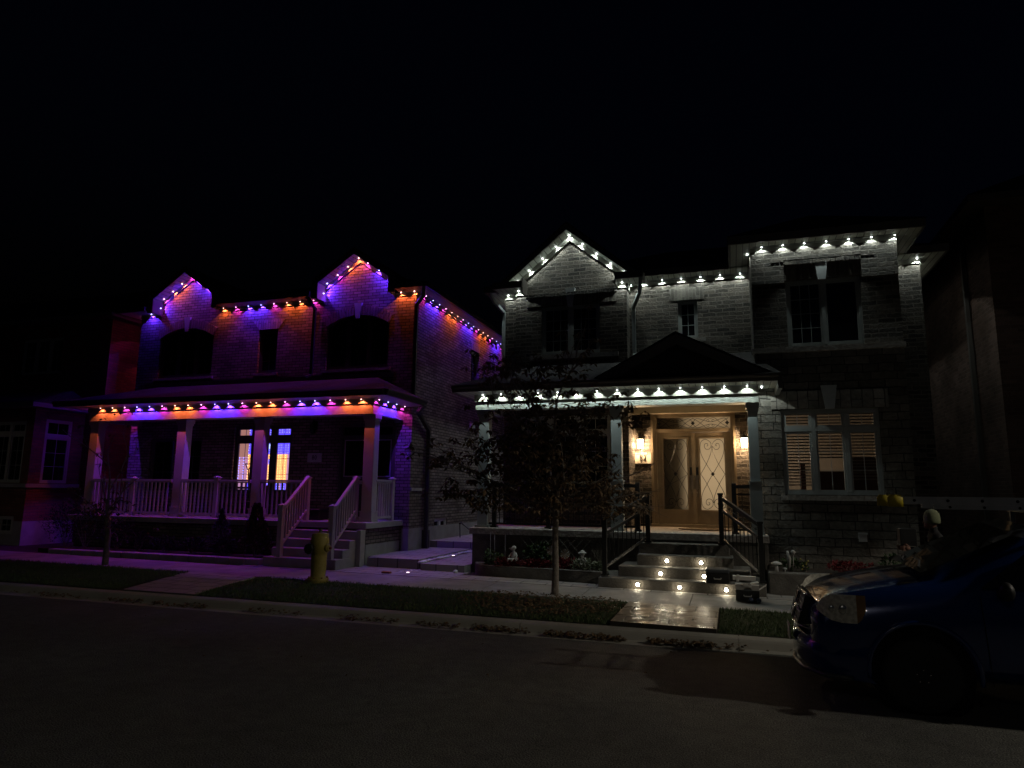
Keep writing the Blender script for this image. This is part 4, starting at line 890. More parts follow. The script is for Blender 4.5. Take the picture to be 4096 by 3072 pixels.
rf.quad((x0, y0, z0), (x1, y0, 7.36), (x1-4.2, 22, 9.9), (x0+4.2, 22, 9.9)); rf.poly([(x1, y0, 7.36), (x1, y1, 7.36), (x1-4.2, 22, 9.9)]); rf.poly([(x0, y1, z0), (x0, y0, z0), (x0+4.2, 22, 9.9)]); rf.quad((x1, y1, z0), (x0, y1, z0), (x0+4.2, 22, 9.9), (x1-4.2, 22, 9.9))
rf.poly([(.08, 14.44, 7.41), (3.82, 14.44, 7.41), (1.95, 16.5, 8.5)]); rf.quad((.08, 14.44, 7.41), (1.95, 16.5, 8.5), (1.95, 19.5, 8.5), (.08, 17.5, 7.41)); rf.quad((3.82, 14.44, 7.41), (3.82, 17.5, 7.41), (1.95, 19.5, 8.5), (1.95, 16.5, 8.5))
rf.build('roof', M['shingle'], B)
dp = MB(); dp.bar((-1.9, 15.62, 7.08), (-1.95, 15.85, 6.75), .08, .07); dp.bar((-1.95, 15.85, 6.78), (-2.2, 16.42, 6.52), .08, .07); dp.bar((-2.18, 16.43, 6.56), (-2.18, 16.43, 5.33), .085, .07, (0, 1, 0)); dp.bar((-2.18, 16.43, 5.36), (-2.14, 16.3, 5.27), .085, .07); dp.build('downspout', M['pipeB'], B)
dp = MB(); dp.bar((-5.85, 16.0, 7.1), (-5.75, 16.2, 6.85), .08, .07); dp.bar((-5.75, 16.2, 6.88), (-5.6, 16.45, 6.68), .08, .07); dp.bar((-5.6, 16.47, 6.7), (-5.6, 16.47, 4.6), .08, .07, (0, 1, 0)); dp.build('downspout', M['pipeB'], B)

# ================================================================ neighbours either side
C = thing('brick_house', (-24, 16.2, .4), 'unlit red brick house at the left edge with cream window frames', 'house')
wc = MB(); wall(wc, 'y', 15.9, -32, -18.5, .3, 7.3, [(-22.3, -20.5, 5.6, 6.8)], .12); wall(wc, 'X', -18.5, 15.9, 28, .3, 7.3)
wall(wc, 'y', 14.3, -32, -19.2, 1.0, 4.25, [(-20.72, -19.5, 2.08, 3.86), (-20.1, -19.55, 1.0, 1.14)], .12); wall(wc, 'X', -19.2, 14.3, 16.2, 1.0, 4.25, [(14.66, 15.5, 2.08, 3.95)], .12)
wc.build('wall', M['brickC'], C)
f = MB(); wall(f, 'y', 14.29, -32, -19.19, .3, 1.0, [(-20.1, -19.55, .64, 1.0)], .12); wall(f, 'X', -19.19, 14.29, 16.19, .3, 1.0); f.build('foundation', M['parge'], C)
window(C, 'y', 15.9, -22.3, -20.5, 5.6, 6.8, 3, None, (2, 2), fm='winframeC')
window(C, 'y', 14.3, -20.72, -19.5, 2.08, 3.86, 2, 3.5, (2, 3), (2, 1), fm='winframeC', rec=.05)
window(C, 'X', -19.2, 14.66, 15.5, 2.08, 3.95, 1, 3.45, (2, 3), (2, 1), fm='winframeC', rec=.04, label='side window tinted purple by next door')
window(C, 'y', 14.29, -20.1, -19.55, .64, 1.13, 1, None, (2, 2), fm='winframeC', rec=.03, label='small basement window')
s = MB(); s.box(-32, -19.14, 14.22, 14.3, 1.95, 2.06); s.box(-19.2, -19.14, 14.3, 16.2, 1.95, 2.06); s.build('belt_course', M['parge'], C)
s = MB(); s.box(-18.5, -18.43, 15.9, 15.98, .5, 4.2); s.build('downspout', M['winframeC'], C)
s = MB(); s.box(-32, -18.8, 13.9, 14.3, 4.24, 4.37); s.box(-19.2, -18.8, 14.3, 16.2, 4.24, 4.37); s.build('gutter', M['fasciaB'], C)
s = MB(); s.poly([(-32, 13.9, 4.38), (-18.8, 13.9, 4.38), (-20, 16.2, 5.1), (-32, 16.2, 5.1)]); s.poly([(-18.8, 13.9, 4.38), (-18.8, 16.2, 4.38), (-20, 16.2, 5.1)]); s.build('porch_roof', M['shingle'], C)
s = MB(); s.box(-32, -18.1, 15.5, 28, 7.25, 7.37); s.build('soffit', M['fasciaB'], C)
s = MB(); s.quad((-32, 15.5, 7.38), (-18.1, 15.5, 7.38), (-22, 21, 10), (-32, 21, 10)); s.poly([(-18.1, 15.5, 7.38), (-18.1, 28, 7.38), (-22, 21, 10)]); s.quad((-32, 28, 7.43), (-18.5, 28, 7.43), (-22, 21, 10), (-32, 21, 10)); s.build('roof', M['shingle'], C)
Dh = thing('brick_house', (10, 16.3, .2), 'unlit brown brick house at the right edge with a downspout on its side', 'house')
wd = MB(); wall(wd, 'x', 5.4, 16.3, 30, .1, 8.2); wall(wd, 'y', 16.3, 5.4, 16, .1, 8.2); wd.build('wall', M['brickD'], Dh)
s = MB(); s.bar((5.33, 17.7, 8.2), (5.33, 17.7, .3), .08, .1, (0, 1, 0)); s.build('downspout', M['gutterB'], Dh)
s = MB(); s.box(5.0, 16, 15.9, 30, 8.2, 8.35); s.build('soffit', M['fascia'], Dh)
s = MB(); s.quad((5.0, 15.9, 8.36), (16, 15.9, 8.36), (12, 21, 11), (8.6, 21, 11)); s.poly([(5.0, 15.9, 8.36), (5.0, 30, 8.36), (8.6, 21, 11)]); s.build('roof', M['shingle'], Dh)
s = MB(); s.box(5.9, 9, 15.0, 16.28, 2.3, 2.42); s.build('porch_slab', M['parge'], Dh)

# ================================================================ LED RUNS
seq = 'OOMBBM'
sp = .4332
ledrun('eave_light_string', 'row of orange, pink and blue downlights along the porch eave of number 80', GR,
       [(-16.69+sp*i, 14.252, 4.155, DN, seq[i % 6]) for i in range(20)], track=[((-17.2, 14.252, 4.166), (-8.13, 14.252, 4.166))])
ledrun('eave_light_string', 'four pink and blue downlights on the right end of the porch of number 80', GR,
       [(-8.072, 14.44+.45*i, 4.155, DN, 'MBBM'[i]) for i in range(4)], wd=(-1, 0, 0), track=[((-8.072, 14.33, 4.166), (-8.072, 15.95, 4.166))])
ledrun('eave_light_string', 'four downlights on the left end of the porch of number 80, by the neighbour', GR,
       [(-17.28, 14.44+.45*i, 4.155, DN, 'MBBM'[i]) for i in range(4)], wd=(1, 0, 0))
def gableA(gx, cols):
    xi, zi, za = 1.1, 7.68, 8.42; pts = []; yy = 15.892
    nl = Vector((za-zi, 0, -xi)).normalized()   # left rake: inward-down normal points to +x,-z
    for i, t in enumerate((1.0, .70, .40, .10)):
        pts.append((gx-xi+xi*t*.98, yy, zi+(za-zi)*t*.98-.015, DN if t == 1.0 else tuple(nl), cols[i]))
    for i, t in enumerate((.25, .58, .91)):
        pts.append((gx+xi*t, yy, za-(za-zi)*t-.015, (-nl.x, 0, nl.z), cols[6+i]))
    pts.append((gx-xi+.012, yy, 7.46, (1, 0, 0), cols[4]))
    return pts
ledrun('eave_light_string', 'downlights following the left gable of number 80, orange at its left slope', GR, gableA(-15.51, 'MOOMB_BBM'))
ledrun('eave_light_string', 'downlights following the right gable of number 80, orange at its peak', GR, gableA(-9.7, 'OOMBB_MBB'))
ledrun('eave_light_string', 'blue downlight pair under the far left upper eave of number 80', GR, [(-16.95, 15.892, 7.285, DN, 'B'), (-17.46-.06, 16.1, 7.285, DN, 'M')])
ledrun('eave_light_string', 'row of downlights between the two gables of number 80', GR,
       [(-14.23+.445*i, 15.892, 7.285, DN, 'OMBBMOOM'[i]) for i in range(8)], track=[((-14.4, 15.892, 7.294), (-10.85, 15.892, 7.294))])
ledrun('eave_light_string', 'two orange downlights at the front right corner eave of number 80', GR, [(-8.36, 15.892, 7.285, DN, 'O'), (-7.96, 15.892, 7.285, DN, 'O')])
ledrun('eave_light_string', 'long row of downlights receding along the side eave of number 80', GR,
       [(AX1+.11, 16.38+.452*i, 7.285, DN, 'MBBMOOMBBMOOMBBMO'[i]) for i in range(17)], wd=(-1, 0, 0), track=[((AX1+.11, 16.0, 7.294), (AX1+.11, 24, 7.294))])
ledrun('eave_light_string', 'downlights under the hidden left side eave of number 80 colouring the neighbour', GR,
       [(AX0-.085, 16.5+.9*i, 7.285, DN, 'MOMMO'[i]) for i in range(5)], wd=(1, 0, 0))
W = 'W'
ledrun('eave_light_string', 'white downlights along the hidden left side eave of number 82', GR, [(BX0-.085, 16.8+.3*i, 7.10, DN, W) for i in range(32)], wd=(1, 0, 0))
ledrun('eave_light_string', 'white downlights along the right side eave of number 82', GR, [(BX1+.085, 17.5+1.1*i, 7.19, DN, W) for i in range(6)], wd=(-1, 0, 0))
ledrun('eave_light_string', 'row of white downlights along the porch eave of number 82', GR,
       [(-5.33+.437*i, 14.252, 4.155, DN, W) for i in range(14)], track=[((-5.5, 14.252, 4.166), (.57, 14.252, 4.166))])
ledrun('eave_light_string', 'white downlight pair shining on the stone beside the porch of number 82', GR, [(.64, 14.55, 4.155, DN, W)])
nl = Vector((1.24, 0, -1.52)).normalized()
pts = [(gx, 15.92, 8.41, DN, W)]
for i, t in enumerate((.22, .45, .68, .88)):
    pts.append((gx-1.53*t, 15.92, 8.43-1.24*t-.02, tuple(nl), W)); pts.append((gx+1.53*(t-.0), 15.92, 8.43-1.24*t-.02, (-nl.x, 0, nl.z), W))
ledrun('eave_light_string', 'white downlights following the steep gable of number 82', GR, pts)
ledrun('eave_light_string', 'white downlight trio at the left foot of the gable of number 82', GR, [(-5.02, 15.892, 7.045, DN, W), (-5.46, 16.392, 7.105, DN, W)])
ledrun('eave_light_string', 'white downlight at the right foot of the gable of number 82', GR, [(-2.38, 15.892, 7.045, DN, W), (-2.20, 16.2, 7.045, DN, W)])
ledrun('eave_light_string', 'white downlights under the middle eave of number 82', GR, [(-1.92+.455*i, 16.392, 7.185, DN, W) for i in range(6)], track=[((-2.2, 16.392, 7.194), (.5, 16.392, 7.194))])
ledrun('eave_light_string', 'white downlights across the tall right bay of number 82', GR, [(.78+.4233*i, 14.792, 7.225, DN, W) for i in range(7)]+[(.50, 15.2, 7.225, DN, W)], track=[((.6, 14.792, 7.234), (3.34, 14.792, 7.234))])
ledrun('eave_light_string', 'white downlight pair under the far right eave of number 82', GR, [(3.62, 16.392, 7.195, DN, W), (4.08, 16.392, 7.195, DN, W), (4.22, 16.9, 7.195, DN, W)])

# step lights
M['steplamp'] = emis('warm_step_light', (1, .88, .64), 60)
for i, (x, y, z, lb) in enumerate([(-1.27, 13.76, .70, 'left light on the upper lit riser of the steps of number 82'), (-.63, 13.76, .69, 'right light on the upper lit riser of the steps of number 82'),
     (-1.36, 13.43, .49, 'left light on the middle riser of the steps of number 82'), (-.57, 13.43, .48, 'light on the middle riser next to the tool case'),
     (-1.75, 13.1, .31, 'leftmost light on the bottom riser of the steps of number 82'), (-.99, 13.1, .30, 'middle light on the bottom riser of the steps of number 82'), (-.18, 13.1, .30, 'rightmost light on the bottom riser, left of the open box')]):
    mb = MB(); mb.lathe([(.044, 0), (.042, .012), (.039, .020)], (x, y, z), 14, 'y'); o = mb.build('step_light', M['blackmetal']); tag(o, 'small round glowing '+lb, 'step light', 'round lights set in the risers of the stone steps')
    l = MB(); l.lathe([(.031, .0201), (.028, .034), (.014, .044)], (x, y, z), 14, 'y'); l.build('lens', M['steplamp'], o, True)
    addlight('step_bulb', 'POINT', (x, y-.085, z), (1, .84, .58), 0.75, o, .02)

# ================================================================ garden of number 82
bd = MB()
path = bez([(-5.45, 14.35, 0), (-5.32, 14.0, 0), (-4.95, 13.74, 0), (-4.0, 13.62, 0), (-2.52, 13.50, 0)], 6)
for i in range(len(path)-1):
    a, b_ = path[i], path[i+1]; d = (b_-a).normalized(); n_ = Vector((-d.y, d.x, 0))*.2
    zt_ = .455; bd.add([(a.x, a.y, .1), (b_.x, b_.y, .1), (b_.x+n_.x, b_.y+n_.y, .1), (a.x+n_.x, a.y+n_.y, .1), (a.x, a.y, zt_), (b_.x, b_.y, zt_), (b_.x+n_.x, b_.y+n_.y, zt_), (a.x+n_.x, a.y+n_.y, zt_)], [(0,3,2,1),(4,5,6,7),(0,1,5,4),(1,2,6,5),(2,3,7,6),(3,0,4,7)])
tag(bd.build('garden_wall', M['steps']), 'low curved stone edging of the flower bed left of the steps of number 82', 'garden wall')
bs = MB(); bs.poly([(-5.3, 14.4, .40), (-5.1, 14.0, .40), (-4.8, 13.9, .40), (-2.4, 13.68, .40), (-2.3, 14.4, .40)]); struct(bs.build('flower_bed_soil', M['soil']))
bd = MB(); bd.cbox(.56, 6.5, 13.5, 13.7, .1, .60, .02); tag(bd.build('garden_wall', M['steps']), 'straight stone edging of the bed under the bay window of number 82', 'garden wall')
bs = MB(); bs.box(.58, 6.5, 13.7, 14.89, .1, .56); struct(bs.build('flower_bed_soil', M['soil']))
def leafmat(name, c1, c2, tr=.0):
    return noisy(name, c1, c2, 9, .65, spec=.3)
M['leafg'] = leafmat('green_leaf', (.02, .045, .014), (.04, .07, .02)); M['leafr'] = leafmat('red_coleus_leaf', (.085, .003, .005), (.13, .005, .008)); M['leafb'] = leafmat('autumn_brown_leaf', (.07, .05, .028), (.14, .085, .04)); M['leafd'] = leafmat('dark_green_needles', (.012, .02, .010), (.022, .032, .016)); M['cedar'] = leafmat('russet_green_cedar', (.035, .035, .012), (.06, .045, .018)); M['white'] = noisy('white_resin', (.42, .42, .41), (.50, .50, .49), 14, .6, .002, 60); M['leafv'] = leafmat('variegated_leaf', (.10, .13, .08), (.22, .25, .18)); M['leafsp'] = leafmat('bluish_spruce_needles', (.03, .035, .04), (.05, .055, .06))
def leafquad(mb, p, d, up, L, w, curl=.25):
    """a folded leaf: 2 quads bent along the midrib"""
    d = d.normalized(); s = d.cross(up)
    if s.length < 1e-3: s = d.cross(Vector((1, 0, 0)))
    s.normalize(); n = s.cross(d)
    m1 = p+d*L*.5+n*L*curl*.4; t = p+d*L-n*L*curl*.3
    o = len(mb.v); mb.v += [tuple(p), tuple(m1+s*w-n*w*.4), tuple(t), tuple(m1-s*w-n*w*.4), tuple(m1)]
    mb.f += [(o, o+1, o+4), (o+1, o+2, o+4), (o+2, o+3, o+4), (o+3, o, o+4)]
def foliage(name, mat, c, rx, ry, rz, n, L, w, parent, shell=.4, seed=None, up=.5, shape='ball'):
    mb = MB(); c = Vector(c)
    for _ in range(n):
        while True:
            v = Vector((R.uniform(-1, 1), R.uniform(-1, 1), R.uniform(-1, 1)))
            if shape == 'cone':
                h = R.random()**.8; rr = (1-h)**.8*(.6+.45*R.random()); a = R.uniform(0, 2*pi); v = Vector((rr*cos(a), rr*sin(a), h*2-1)); break
            if v.length < 1 and v.length > shell: break
        lump = .82+.18*sin(v.x*7+c.x*3)*cos(v.z*6+v.y*5)
        p = c+Vector((v.x*rx, v.y*ry, v.z*rz))*lump
        d = Vector((v.x, v.y, v.z*.6+up))+Vector((R.uniform(-.7, .7), R.uniform(-.7, .7), R.uniform(-.6, .6)))
        if d.length < .1: d = Vector((0, 0, 1))
        leafquad(mb, p, d, Vector((R.uniform(-1, 1), R.uniform(-1, 1), 1)), L*R.uniform(.6, 1.3), w*R.uniform(.6, 1.3))
    return mb.build(name, mat, parent)
def plant(name, label, cat, c, r, h, n, mat, L, w, group=None, shape='ball', up=.5, shell=.35, stem=True):
    t = thing(name, (c[0], c[1], c[2]), label, cat, group)
    if stem:
        s = MB()
        for k in range(5):
            a = 2*pi*k/5; s.tube([(c[0]+.02*cos(a), c[1]+.02*sin(a), c[2]-.02), (c[0]+r*.4*cos(a), c[1]+r*.4*sin(a), c[2]+h*.6)], [.01, .005], 5)
        s.build('stem', M['bark'], t)
    foliage('foliage', mat, (c[0], c[1], c[2]+h/2), r, r*.8, h/2, n, L, w, t, shell, shape=shape, up=up)
    return t
plant('red_foliage_plant', 'low mound of dark red leaves at the left of the stone edged bed', 'plant', (-4.55, 13.9, .40), .34, .24, 420, M['leafr'], .07, .022, 'red leaved bedding plants')
plant('red_foliage_plant', 'dark red leaved plant in the middle of the bed left of the tree trunk', 'plant', (-3.95, 13.88, .40), .36, .22, 420, M['leafr'], .07, .022, 'red leaved bedding plants')
plant('red_foliage_plant', 'red leaved plant showing just right of the tree trunk', 'plant', (-3.3, 13.95, .40), .32, .26, 320, M['leafr'], .07, .022, 'red leaved bedding plants')
plant('red_foliage_plant', 'spreading red bush under the bay window of number 82', 'plant', (2.0, 14.1, .56), .48, .24, 500, M['leafr'], .06, .02, 'red leaved bedding plants')
plant('leafy_plant', 'dark green plant among the garden stakes', 'plant', (-4.95, 14.0, .4), .22, .34, 160, M['leafg'], .09, .03)
plant('leafy_plant', 'tall dark leafy plant behind the red leaves', 'plant', (-3.95, 14.15, .4), .38, .56, 360, M['leafg'], .1, .035)
plant('leafy_plant', 'variegated plant below the figurine in the wide hat', 'plant', (-2.95, 13.85, .4), .30, .28, 260, M['leafv'], .07, .026)
plant('leafy_plant', 'variegated plant beside the foot of the black railing', 'plant', (-2.62, 13.8, .4), .18, .22, 160, M['leafv'], .07, .024)
plant('leafy_plant', 'dark shrub at the right end of the bed near the van', 'plant', (2.9, 14.2, .56), .45, .42, 320, M['leafg'], .07, .026)
plant('leafy_plant', 'dark green plant behind the stone mushrooms', 'plant', (1.0, 14.2, .56), .25, .24, 160, M['leafg'], .07, .026)
t = plant('flowering_plant', 'small plant with pale yellow blooms in the bay window bed', 'plant', (1.2, 13.88, .56), .08, .2, 60, M['leafg'], .06, .02)
yb_ = MB()
for k in range(7): yb_.ball((1.2+R.uniform(-.06, .07), 13.85+R.uniform(-.03, .03), .64+.03*k), .017, nu=7, nv=5)
yb_.build('bloom', noisy('yellow_petals', (.28, .24, .05), (.36, .31, .08), 20, .7), t)
# mushrooms
def mush(x, y, z, s, lab):
    t = thing('mushroom_ornament', (x, y, z), lab, 'garden ornament', 'pale mushroom ornaments')
    m_ = MB(); m_.lathe([(.035*s, z), (.03*s, z+.05*s), (.026*s, z+.13*s)], (x, y, 0), 14); m_.build('stalk', M['white'], t, True)
    m_ = MB(); m_.lathe([(.02*s, z+.128*s), (.085*s, z+.13*s), (.092*s, z+.142*s), (.075*s, z+.165*s), (.04*s, z+.18*s), (.003, z+.184*s)], (x, y, 0), 18); m_.build('cap', M['white'], t, True)
mush(.71, 13.62, .60, 1.0, 'taller pale stone mushroom on the garden wall'); mush(.85, 13.6, .60, .42, 'tiny pale stone mushroom at the foot of the taller one')
o = MB(); o.tube([(.94, 14.0, .56), (.96, 14.0, .8), (.93, 14.0, .95)], [.02, .035, .02], 8); o.lathe([(.02, .97), (.05, .93), (.012, .88)], (1.03, 13.98, 0), 10); o.tube([(1.03, 13.98, .9), (1.02, 13.98, .56)], .007, 5)
tag(o.build('garden_figure', M['parge'], None, True), 'small pale bird-like ornament on a stem against the stone wall', 'garden ornament')
# figurines
def figurine(x, y, z, lab, brim, face):
    t = thing('child_figurine', (x, y, z), lab, 'figurine', 'white child figurines in the flower bed')
    m_ = MB(); m_.lathe([(.075, z), (.085, z+.03), (.07, z+.09), (.05, z+.15), (.035, z+.185), (.025, z+.2)], (x, y, 0), 14)
    for s_ in (-1, 1): m_.tube([(x+s_*.045, y, z+.16), (x+s_*.08, y-.03, z+.11), (x+s_*.05+face*.03, y-.08, z+.09)], [.02, .017, .013], 7); m_.tube([(x+s_*.03, y-.03, z+.03), (x+s_*.04+face*.04, y-.12, z+.05), (x+s_*.04+face*.05, y-.14, z+.0)], [.028, .022, .018], 7)
    m_.ball((x+face*.012, y-.01, z+.245), .048, nu=14, nv=10); m_.ball((x+face*.055, y-.03, z+.238), .009, nu=6, nv=4)
    m_.build('body', M['white'], t, True)
    h = MB(); h.lathe([(.053, z+.25), (.052, z+.27), (.04, z+.295), (.015, z+.308)], (x, y, 0), 14)
    if brim: h.lathe([(.055, z+.262), (.085, z+.25), (.087, z+.255), (.056, z+.272)], (x, y, 0), 16)
    else: h.prism([(x+face*.03, y-.04, z+.262), (x+face*.10, y-.05, z+.25), (x+face*.10, y+.01, z+.25), (x+face*.03, y+.03, z+.262)], (0, 0, .01))
    h.build('hat', M['white'], t, True)
figurine(-4.42, 13.85, .56, 'white figurine of a seated child in a cap among the red leaves', 0, -1)
figurine(-2.97, 13.9, .52, 'white figurine of a child in a wide hat near the black railing', 1, 1)
# garden stakes, pinwheels, trellis
for i, (x, zt_, lb) in enumerate(((-4.98, 1.12, 'leftmost and tallest'), (-4.87, 1.08, 'middle'), (-4.65, 1.08, 'rightmost'))):
    m_ = MB(); m_.tube([(x, 13.95, .38), (x+R.uniform(-.03, .0), 13.95, zt_)], .005, 5); tag(m_.build('garden_stake', M['keystone']), lb+' of the three thin pale stakes in the bed of number 82', 'garden stake', 'thin garden stakes')
for (x, z, lb) in ((-3.62, .80, 'pinwheel flower half hidden by the tree trunk'), (-3.33, .74, 'pinwheel flower right of the tree trunk')):
    t = thing('pinwheel', (x, 13.9, .4), 'striped brown and white '+lb, 'pinwheel', 'pinwheels in the flower bed')
    for k in range(12):
        a = 2*pi*k/12; m_ = MB(); m_.prism([(x, 13.9, z), (x+.1*cos(a-.18), 13.88, z+.1*sin(a-.18)), (x+.1*cos(a+.16), 13.9, z+.1*sin(a+.16))], (0, -.006, 0)); m_.build('blade', M['white'] if k % 2 else M['trimtan'], t)
    m_ = MB(); m_.tube([(x, 13.92, .4), (x, 13.92, z)], .006, 5); m_.build('stick', M['trimtan'], t)
m_ = MB()
for k in range(7): m_.tube([(-3.9+k*.17, 14.3, .45), (-4.4+k*.17, 14.32, 1.0)], .004, 4); m_.tube([(-4.4+k*.17, 14.31, .45), (-3.9+k*.17, 14.33, 1.0)], .004, 4)
tag(m_.build('garden_trellis', M['fasciaB']), 'diamond lattice of thin wires behind the figurines against the porch wall', 'trellis')
m_ = MB()
for k in range(5): m_.tube([(-2.78+k*.07, 13.9, .4), (-2.7+k*.05, 13.9, .6), (-2.78+k*.07+.05, 13.9, .84)], .004, 4); m_.tube([(-2.5-k*.05, 13.92, .4), (-2.78+k*.07, 13.92, .84)], .004, 4)
tag(m_.build('garden_trellis', M['fasciaB']), 'small upright wire trellis next to the newel of the black railing', 'trellis')
# door mat
m_ = MB(); m_.lathe([(.5, 1.203), (.5, 1.222), (.46, 1.226)], (0, 0, 0), 32); m_.v = [(-.62+v[0]*1.15, 15.9+v[1]*.8, v[2]) for v in m_.v]
tag(m_.build('door_mat', noisy('coir_mat', (.11, .08, .05), (.15, .11, .07), 60, .95, .004, 150)), 'oval brown mat on the porch in front of the double doors', 'door mat')

# tool cases & open carton on the steps
def case(x0, x1, y0, y1, z0, z1, lab, rot=0, lid=True):
    t = thing('tool_case', ((x0+x1)/2, (y0+y1)/2, z0), lab, 'tool case', 'black tool cases on the steps')
    m_ = MB(); m_.cbox(x0, x1, y0, y1, z0, z1-.06, .012); m_.build('case_body', M['blackpl'], t)
    if lid:
        m_ = MB(); m_.cbox(x0-.005, x1+.005, y0-.005, y1+.005, z1-.058, z1, .014); m_.build('lid', M['greypl'], t)
        m_ = MB(); m_.box((x0+x1)/2-.07, (x0+x1)/2+.07, (y0+y1)/2-.04, (y0+y1)/2-.02, z1+.0005, z1+.004); m_.build('handle_slot', M['blackpl'], t)
        m_ = MB(); m_.box(x1-.08, x1-.03, y0+.03, y0+.06, z1+.0005, z1+.003); m_.box(x1-.09, x1-.03, y0+.13, y0+.14, z1+.0005, z1+.003); m_.build('sticker', M['card'], t)
    m_ = MB(); cx = (x0+x1)/2; m_.tube([(cx-.06, y0-.004, z0+.10), (cx-.055, y0-.03, z0+.085), (cx+.055, y0-.03, z0+.085), (cx+.06, y0-.004, z0+.10)], .011, 6); m_.build('handle', M['greyhandle'], t)
M['blackpl'] = noisy('black_plastic', (.012, .012, .012), (.018, .018, .018), 8, .5); M['greypl'] = noisy('dark_grey_plastic', (.05, .055, .06), (.06, .065, .07), 8, .45); M['greyhandle'] = noisy('grey_handle_plastic', (.25, .25, .24), (.28, .28, .27), 8, .5); M['card'] = noisy('white_cardboard', (.52, .50, .46), (.58, .56, .52), 6, .8); M['cardb'] = noisy('grey_cardboard', (.33, .31, .28), (.38, .36, .33), 6, .85)
case(-.52, -.12, 12.98, 13.36, .41, .66, 'closed black case with a grey lid on the second step')
case(-.02, .36, 12.46, 12.86, .21, .45, 'black case on the sidewalk holding white cartons', lid=False)
t = thing('carton', (.15, 12.65, .39), 'torn white cardboard cartons heaped on the lower black case', 'carton')
m_ = MB(); m_.box(-.06, .32, 12.75, 12.87, .52, .585); m_.bar((.02, 12.72, .50), (.03, 12.78, .61), .045, .01); m_.build('long_carton', M['card'], t)
m_ = MB(); m_.box(-.02, .11, 12.48, 12.7, .392, .48); m_.box(.24, .36, 12.47, 12.6, .392, .475); m_.box(.111, .239, 12.6, 12.72, .392, .44); m_.build('open_box', M['cardb'], t)
m_ = MB(); m_.prism([(.10, 12.47, .50), (.13, 12.47, .505), (.24, 12.45, .455), (.24, 12.45, .43), (.10, 12.47, .46)], (0, .01, 0)); m_.build('box_flap', M['card'], t); m_ = MB(); m_.prism([(.36, 12.47, .40), (.47, 12.55, .46), (.49, 12.56, .50), (.36, 12.49, .42)], (0, .02, 0)); m_.build('box_flap', M['card'], t); m_ = MB(); m_.prism([(.22, 12.6, .48), (.37, 12.62, .50), (.34, 12.7, .515), (.22, 12.7, .485)], (0, 0, .006)); m_.build('box_flap', M['card'], t)
M['blueglass'] = noisy('dark_blue_glazed', (.02, .03, .06), (.05, .06, .1), 30, .15)
for x, lb in ((.22, 'left'), (.34, 'right')):
    m_ = MB(); m_.ball((x, 12.38, .245), .042, nu=14, nv=10); m_.lathe([(.02, 0), (.018, .045)], (x, 12.4, .245), 8, 'x'); tag(m_.build('glass_ball', M['blueglass'], None, True), lb+' of two shiny dark blue balls in front of the lower case', 'ball', 'shiny blue balls')
# path lights, pebbles, loose bits between the houses
for (x, y, z, lb) in ((-6.52, 15.6, .42, 'upper glowing disc light in the paving between the houses'), (-6.66, 13.45, .245, 'lower glowing disc light in the path beside the sidewalk')):
    m_ = MB(); m_.lathe([(.05, z), (.048, z+.02)], (x, y, 0), 16); o = m_.build('path_light', M['blackmetal']); tag(o, lb, 'path light', 'disc lights in the side path')
    m_ = MB(); m_.lathe([(.036, z+.0205), (.033, z+.026)], (x, y, 0), 16); m_.build('lens', emis('path_light_lens', (1, .72, .85), 3.5), o)
pb = MB()
for _ in range(330):
    t_ = R.random(); y = 13.55+t_*3.7; x = -6.67+R.uniform(-.05, .05) if y > 14.0 else -6.67-.45*(14.0-y)+R.uniform(-.07, .07)
    z = .405 if y > 14.05 else .235; r = R.uniform(.02, .045); pb.ball((x, y, z+r*.3), r, R.uniform(.8, 1.3), R.uniform(.8, 1.2), .7, 7, 5)
tag(pb.build('pebbles', M['keystone'], None, True), 'strip of rounded river pebbles between the two paved paths', 'pebbles', kind='stuff')
m_ = MB(); m_.cbox(-7.12, -6.92, 13.12, 13.22, .225, .30, .01); tag(m_.build('loose_brick', noisy('orange_brick', (.30, .09, .04), (.36, .12, .05), 20, .9)), 'loose orange brick at the near end of the pebble strip', 'brick')
m_ = MB(); m_.ball((-5.72, 13.82, .28), .05, 1.05, 1, .9, 14, 9); tag(m_.build('round_stone', M['keystone'], None, True), 'round stone ball on the path near the curved edging', 'stone')
m_ = MB(); m_.tube([(-7.7, 18.9, .64), (-7.75, 19.0, .85), (-7.78, 19.05, 1.02)], .016, 6); m_.tube([(-7.78, 19.05, 1.03), (-7.8, 19.25, 1.05)], .03, 8); m_.tube([(-7.8, 19.25, 1.03), (-7.6, 19.5, .80), (-7.3, 19.6, .64)], .014, 6)
tag(m_.build('gas_pipe', M['pipe']), 'small dark tripod bent up out of the paving by the side wall of number 80', 'pipework')  # bent gas pipe made of dark tubes

# ================================================================ porch and garden of number 80
m_ = MB(); m_.tube([(-12.72, 15.5, 2.66), (-12.5, 15.5, 2.66)], .016, 6); m_.tube([(-12.71, 15.5, 2.66), (-12.66, 15.5, 2.56), (-12.61, 15.5, 2.5)], .013, 6); m_.tube([(-12.51, 15.5, 2.66), (-12.56, 15.5, 2.56), (-12.61, 15.5, 2.5)], .013, 6)
t = thing('shovel', (-12.6, 15.5, 1.24), 'D-handled shovel silhouetted against the glowing window of number 80', 'shovel')
m_.build('grip', M['blackpl'], t); m_ = MB(); m_.tube([(-12.61, 15.5, 2.52), (-12.60, 15.6, 1.7)], .017, 8); m_.build('shaft', M['blackpl'], t); m_ = MB(); m_.prism([(-12.75, 15.6, 1.7), (-12.45, 15.6, 1.7), (-12.42, 15.6, 1.26), (-12.78, 15.6, 1.26)], (0, .02, 0)); m_.build('blade', M['blackpl'], t)
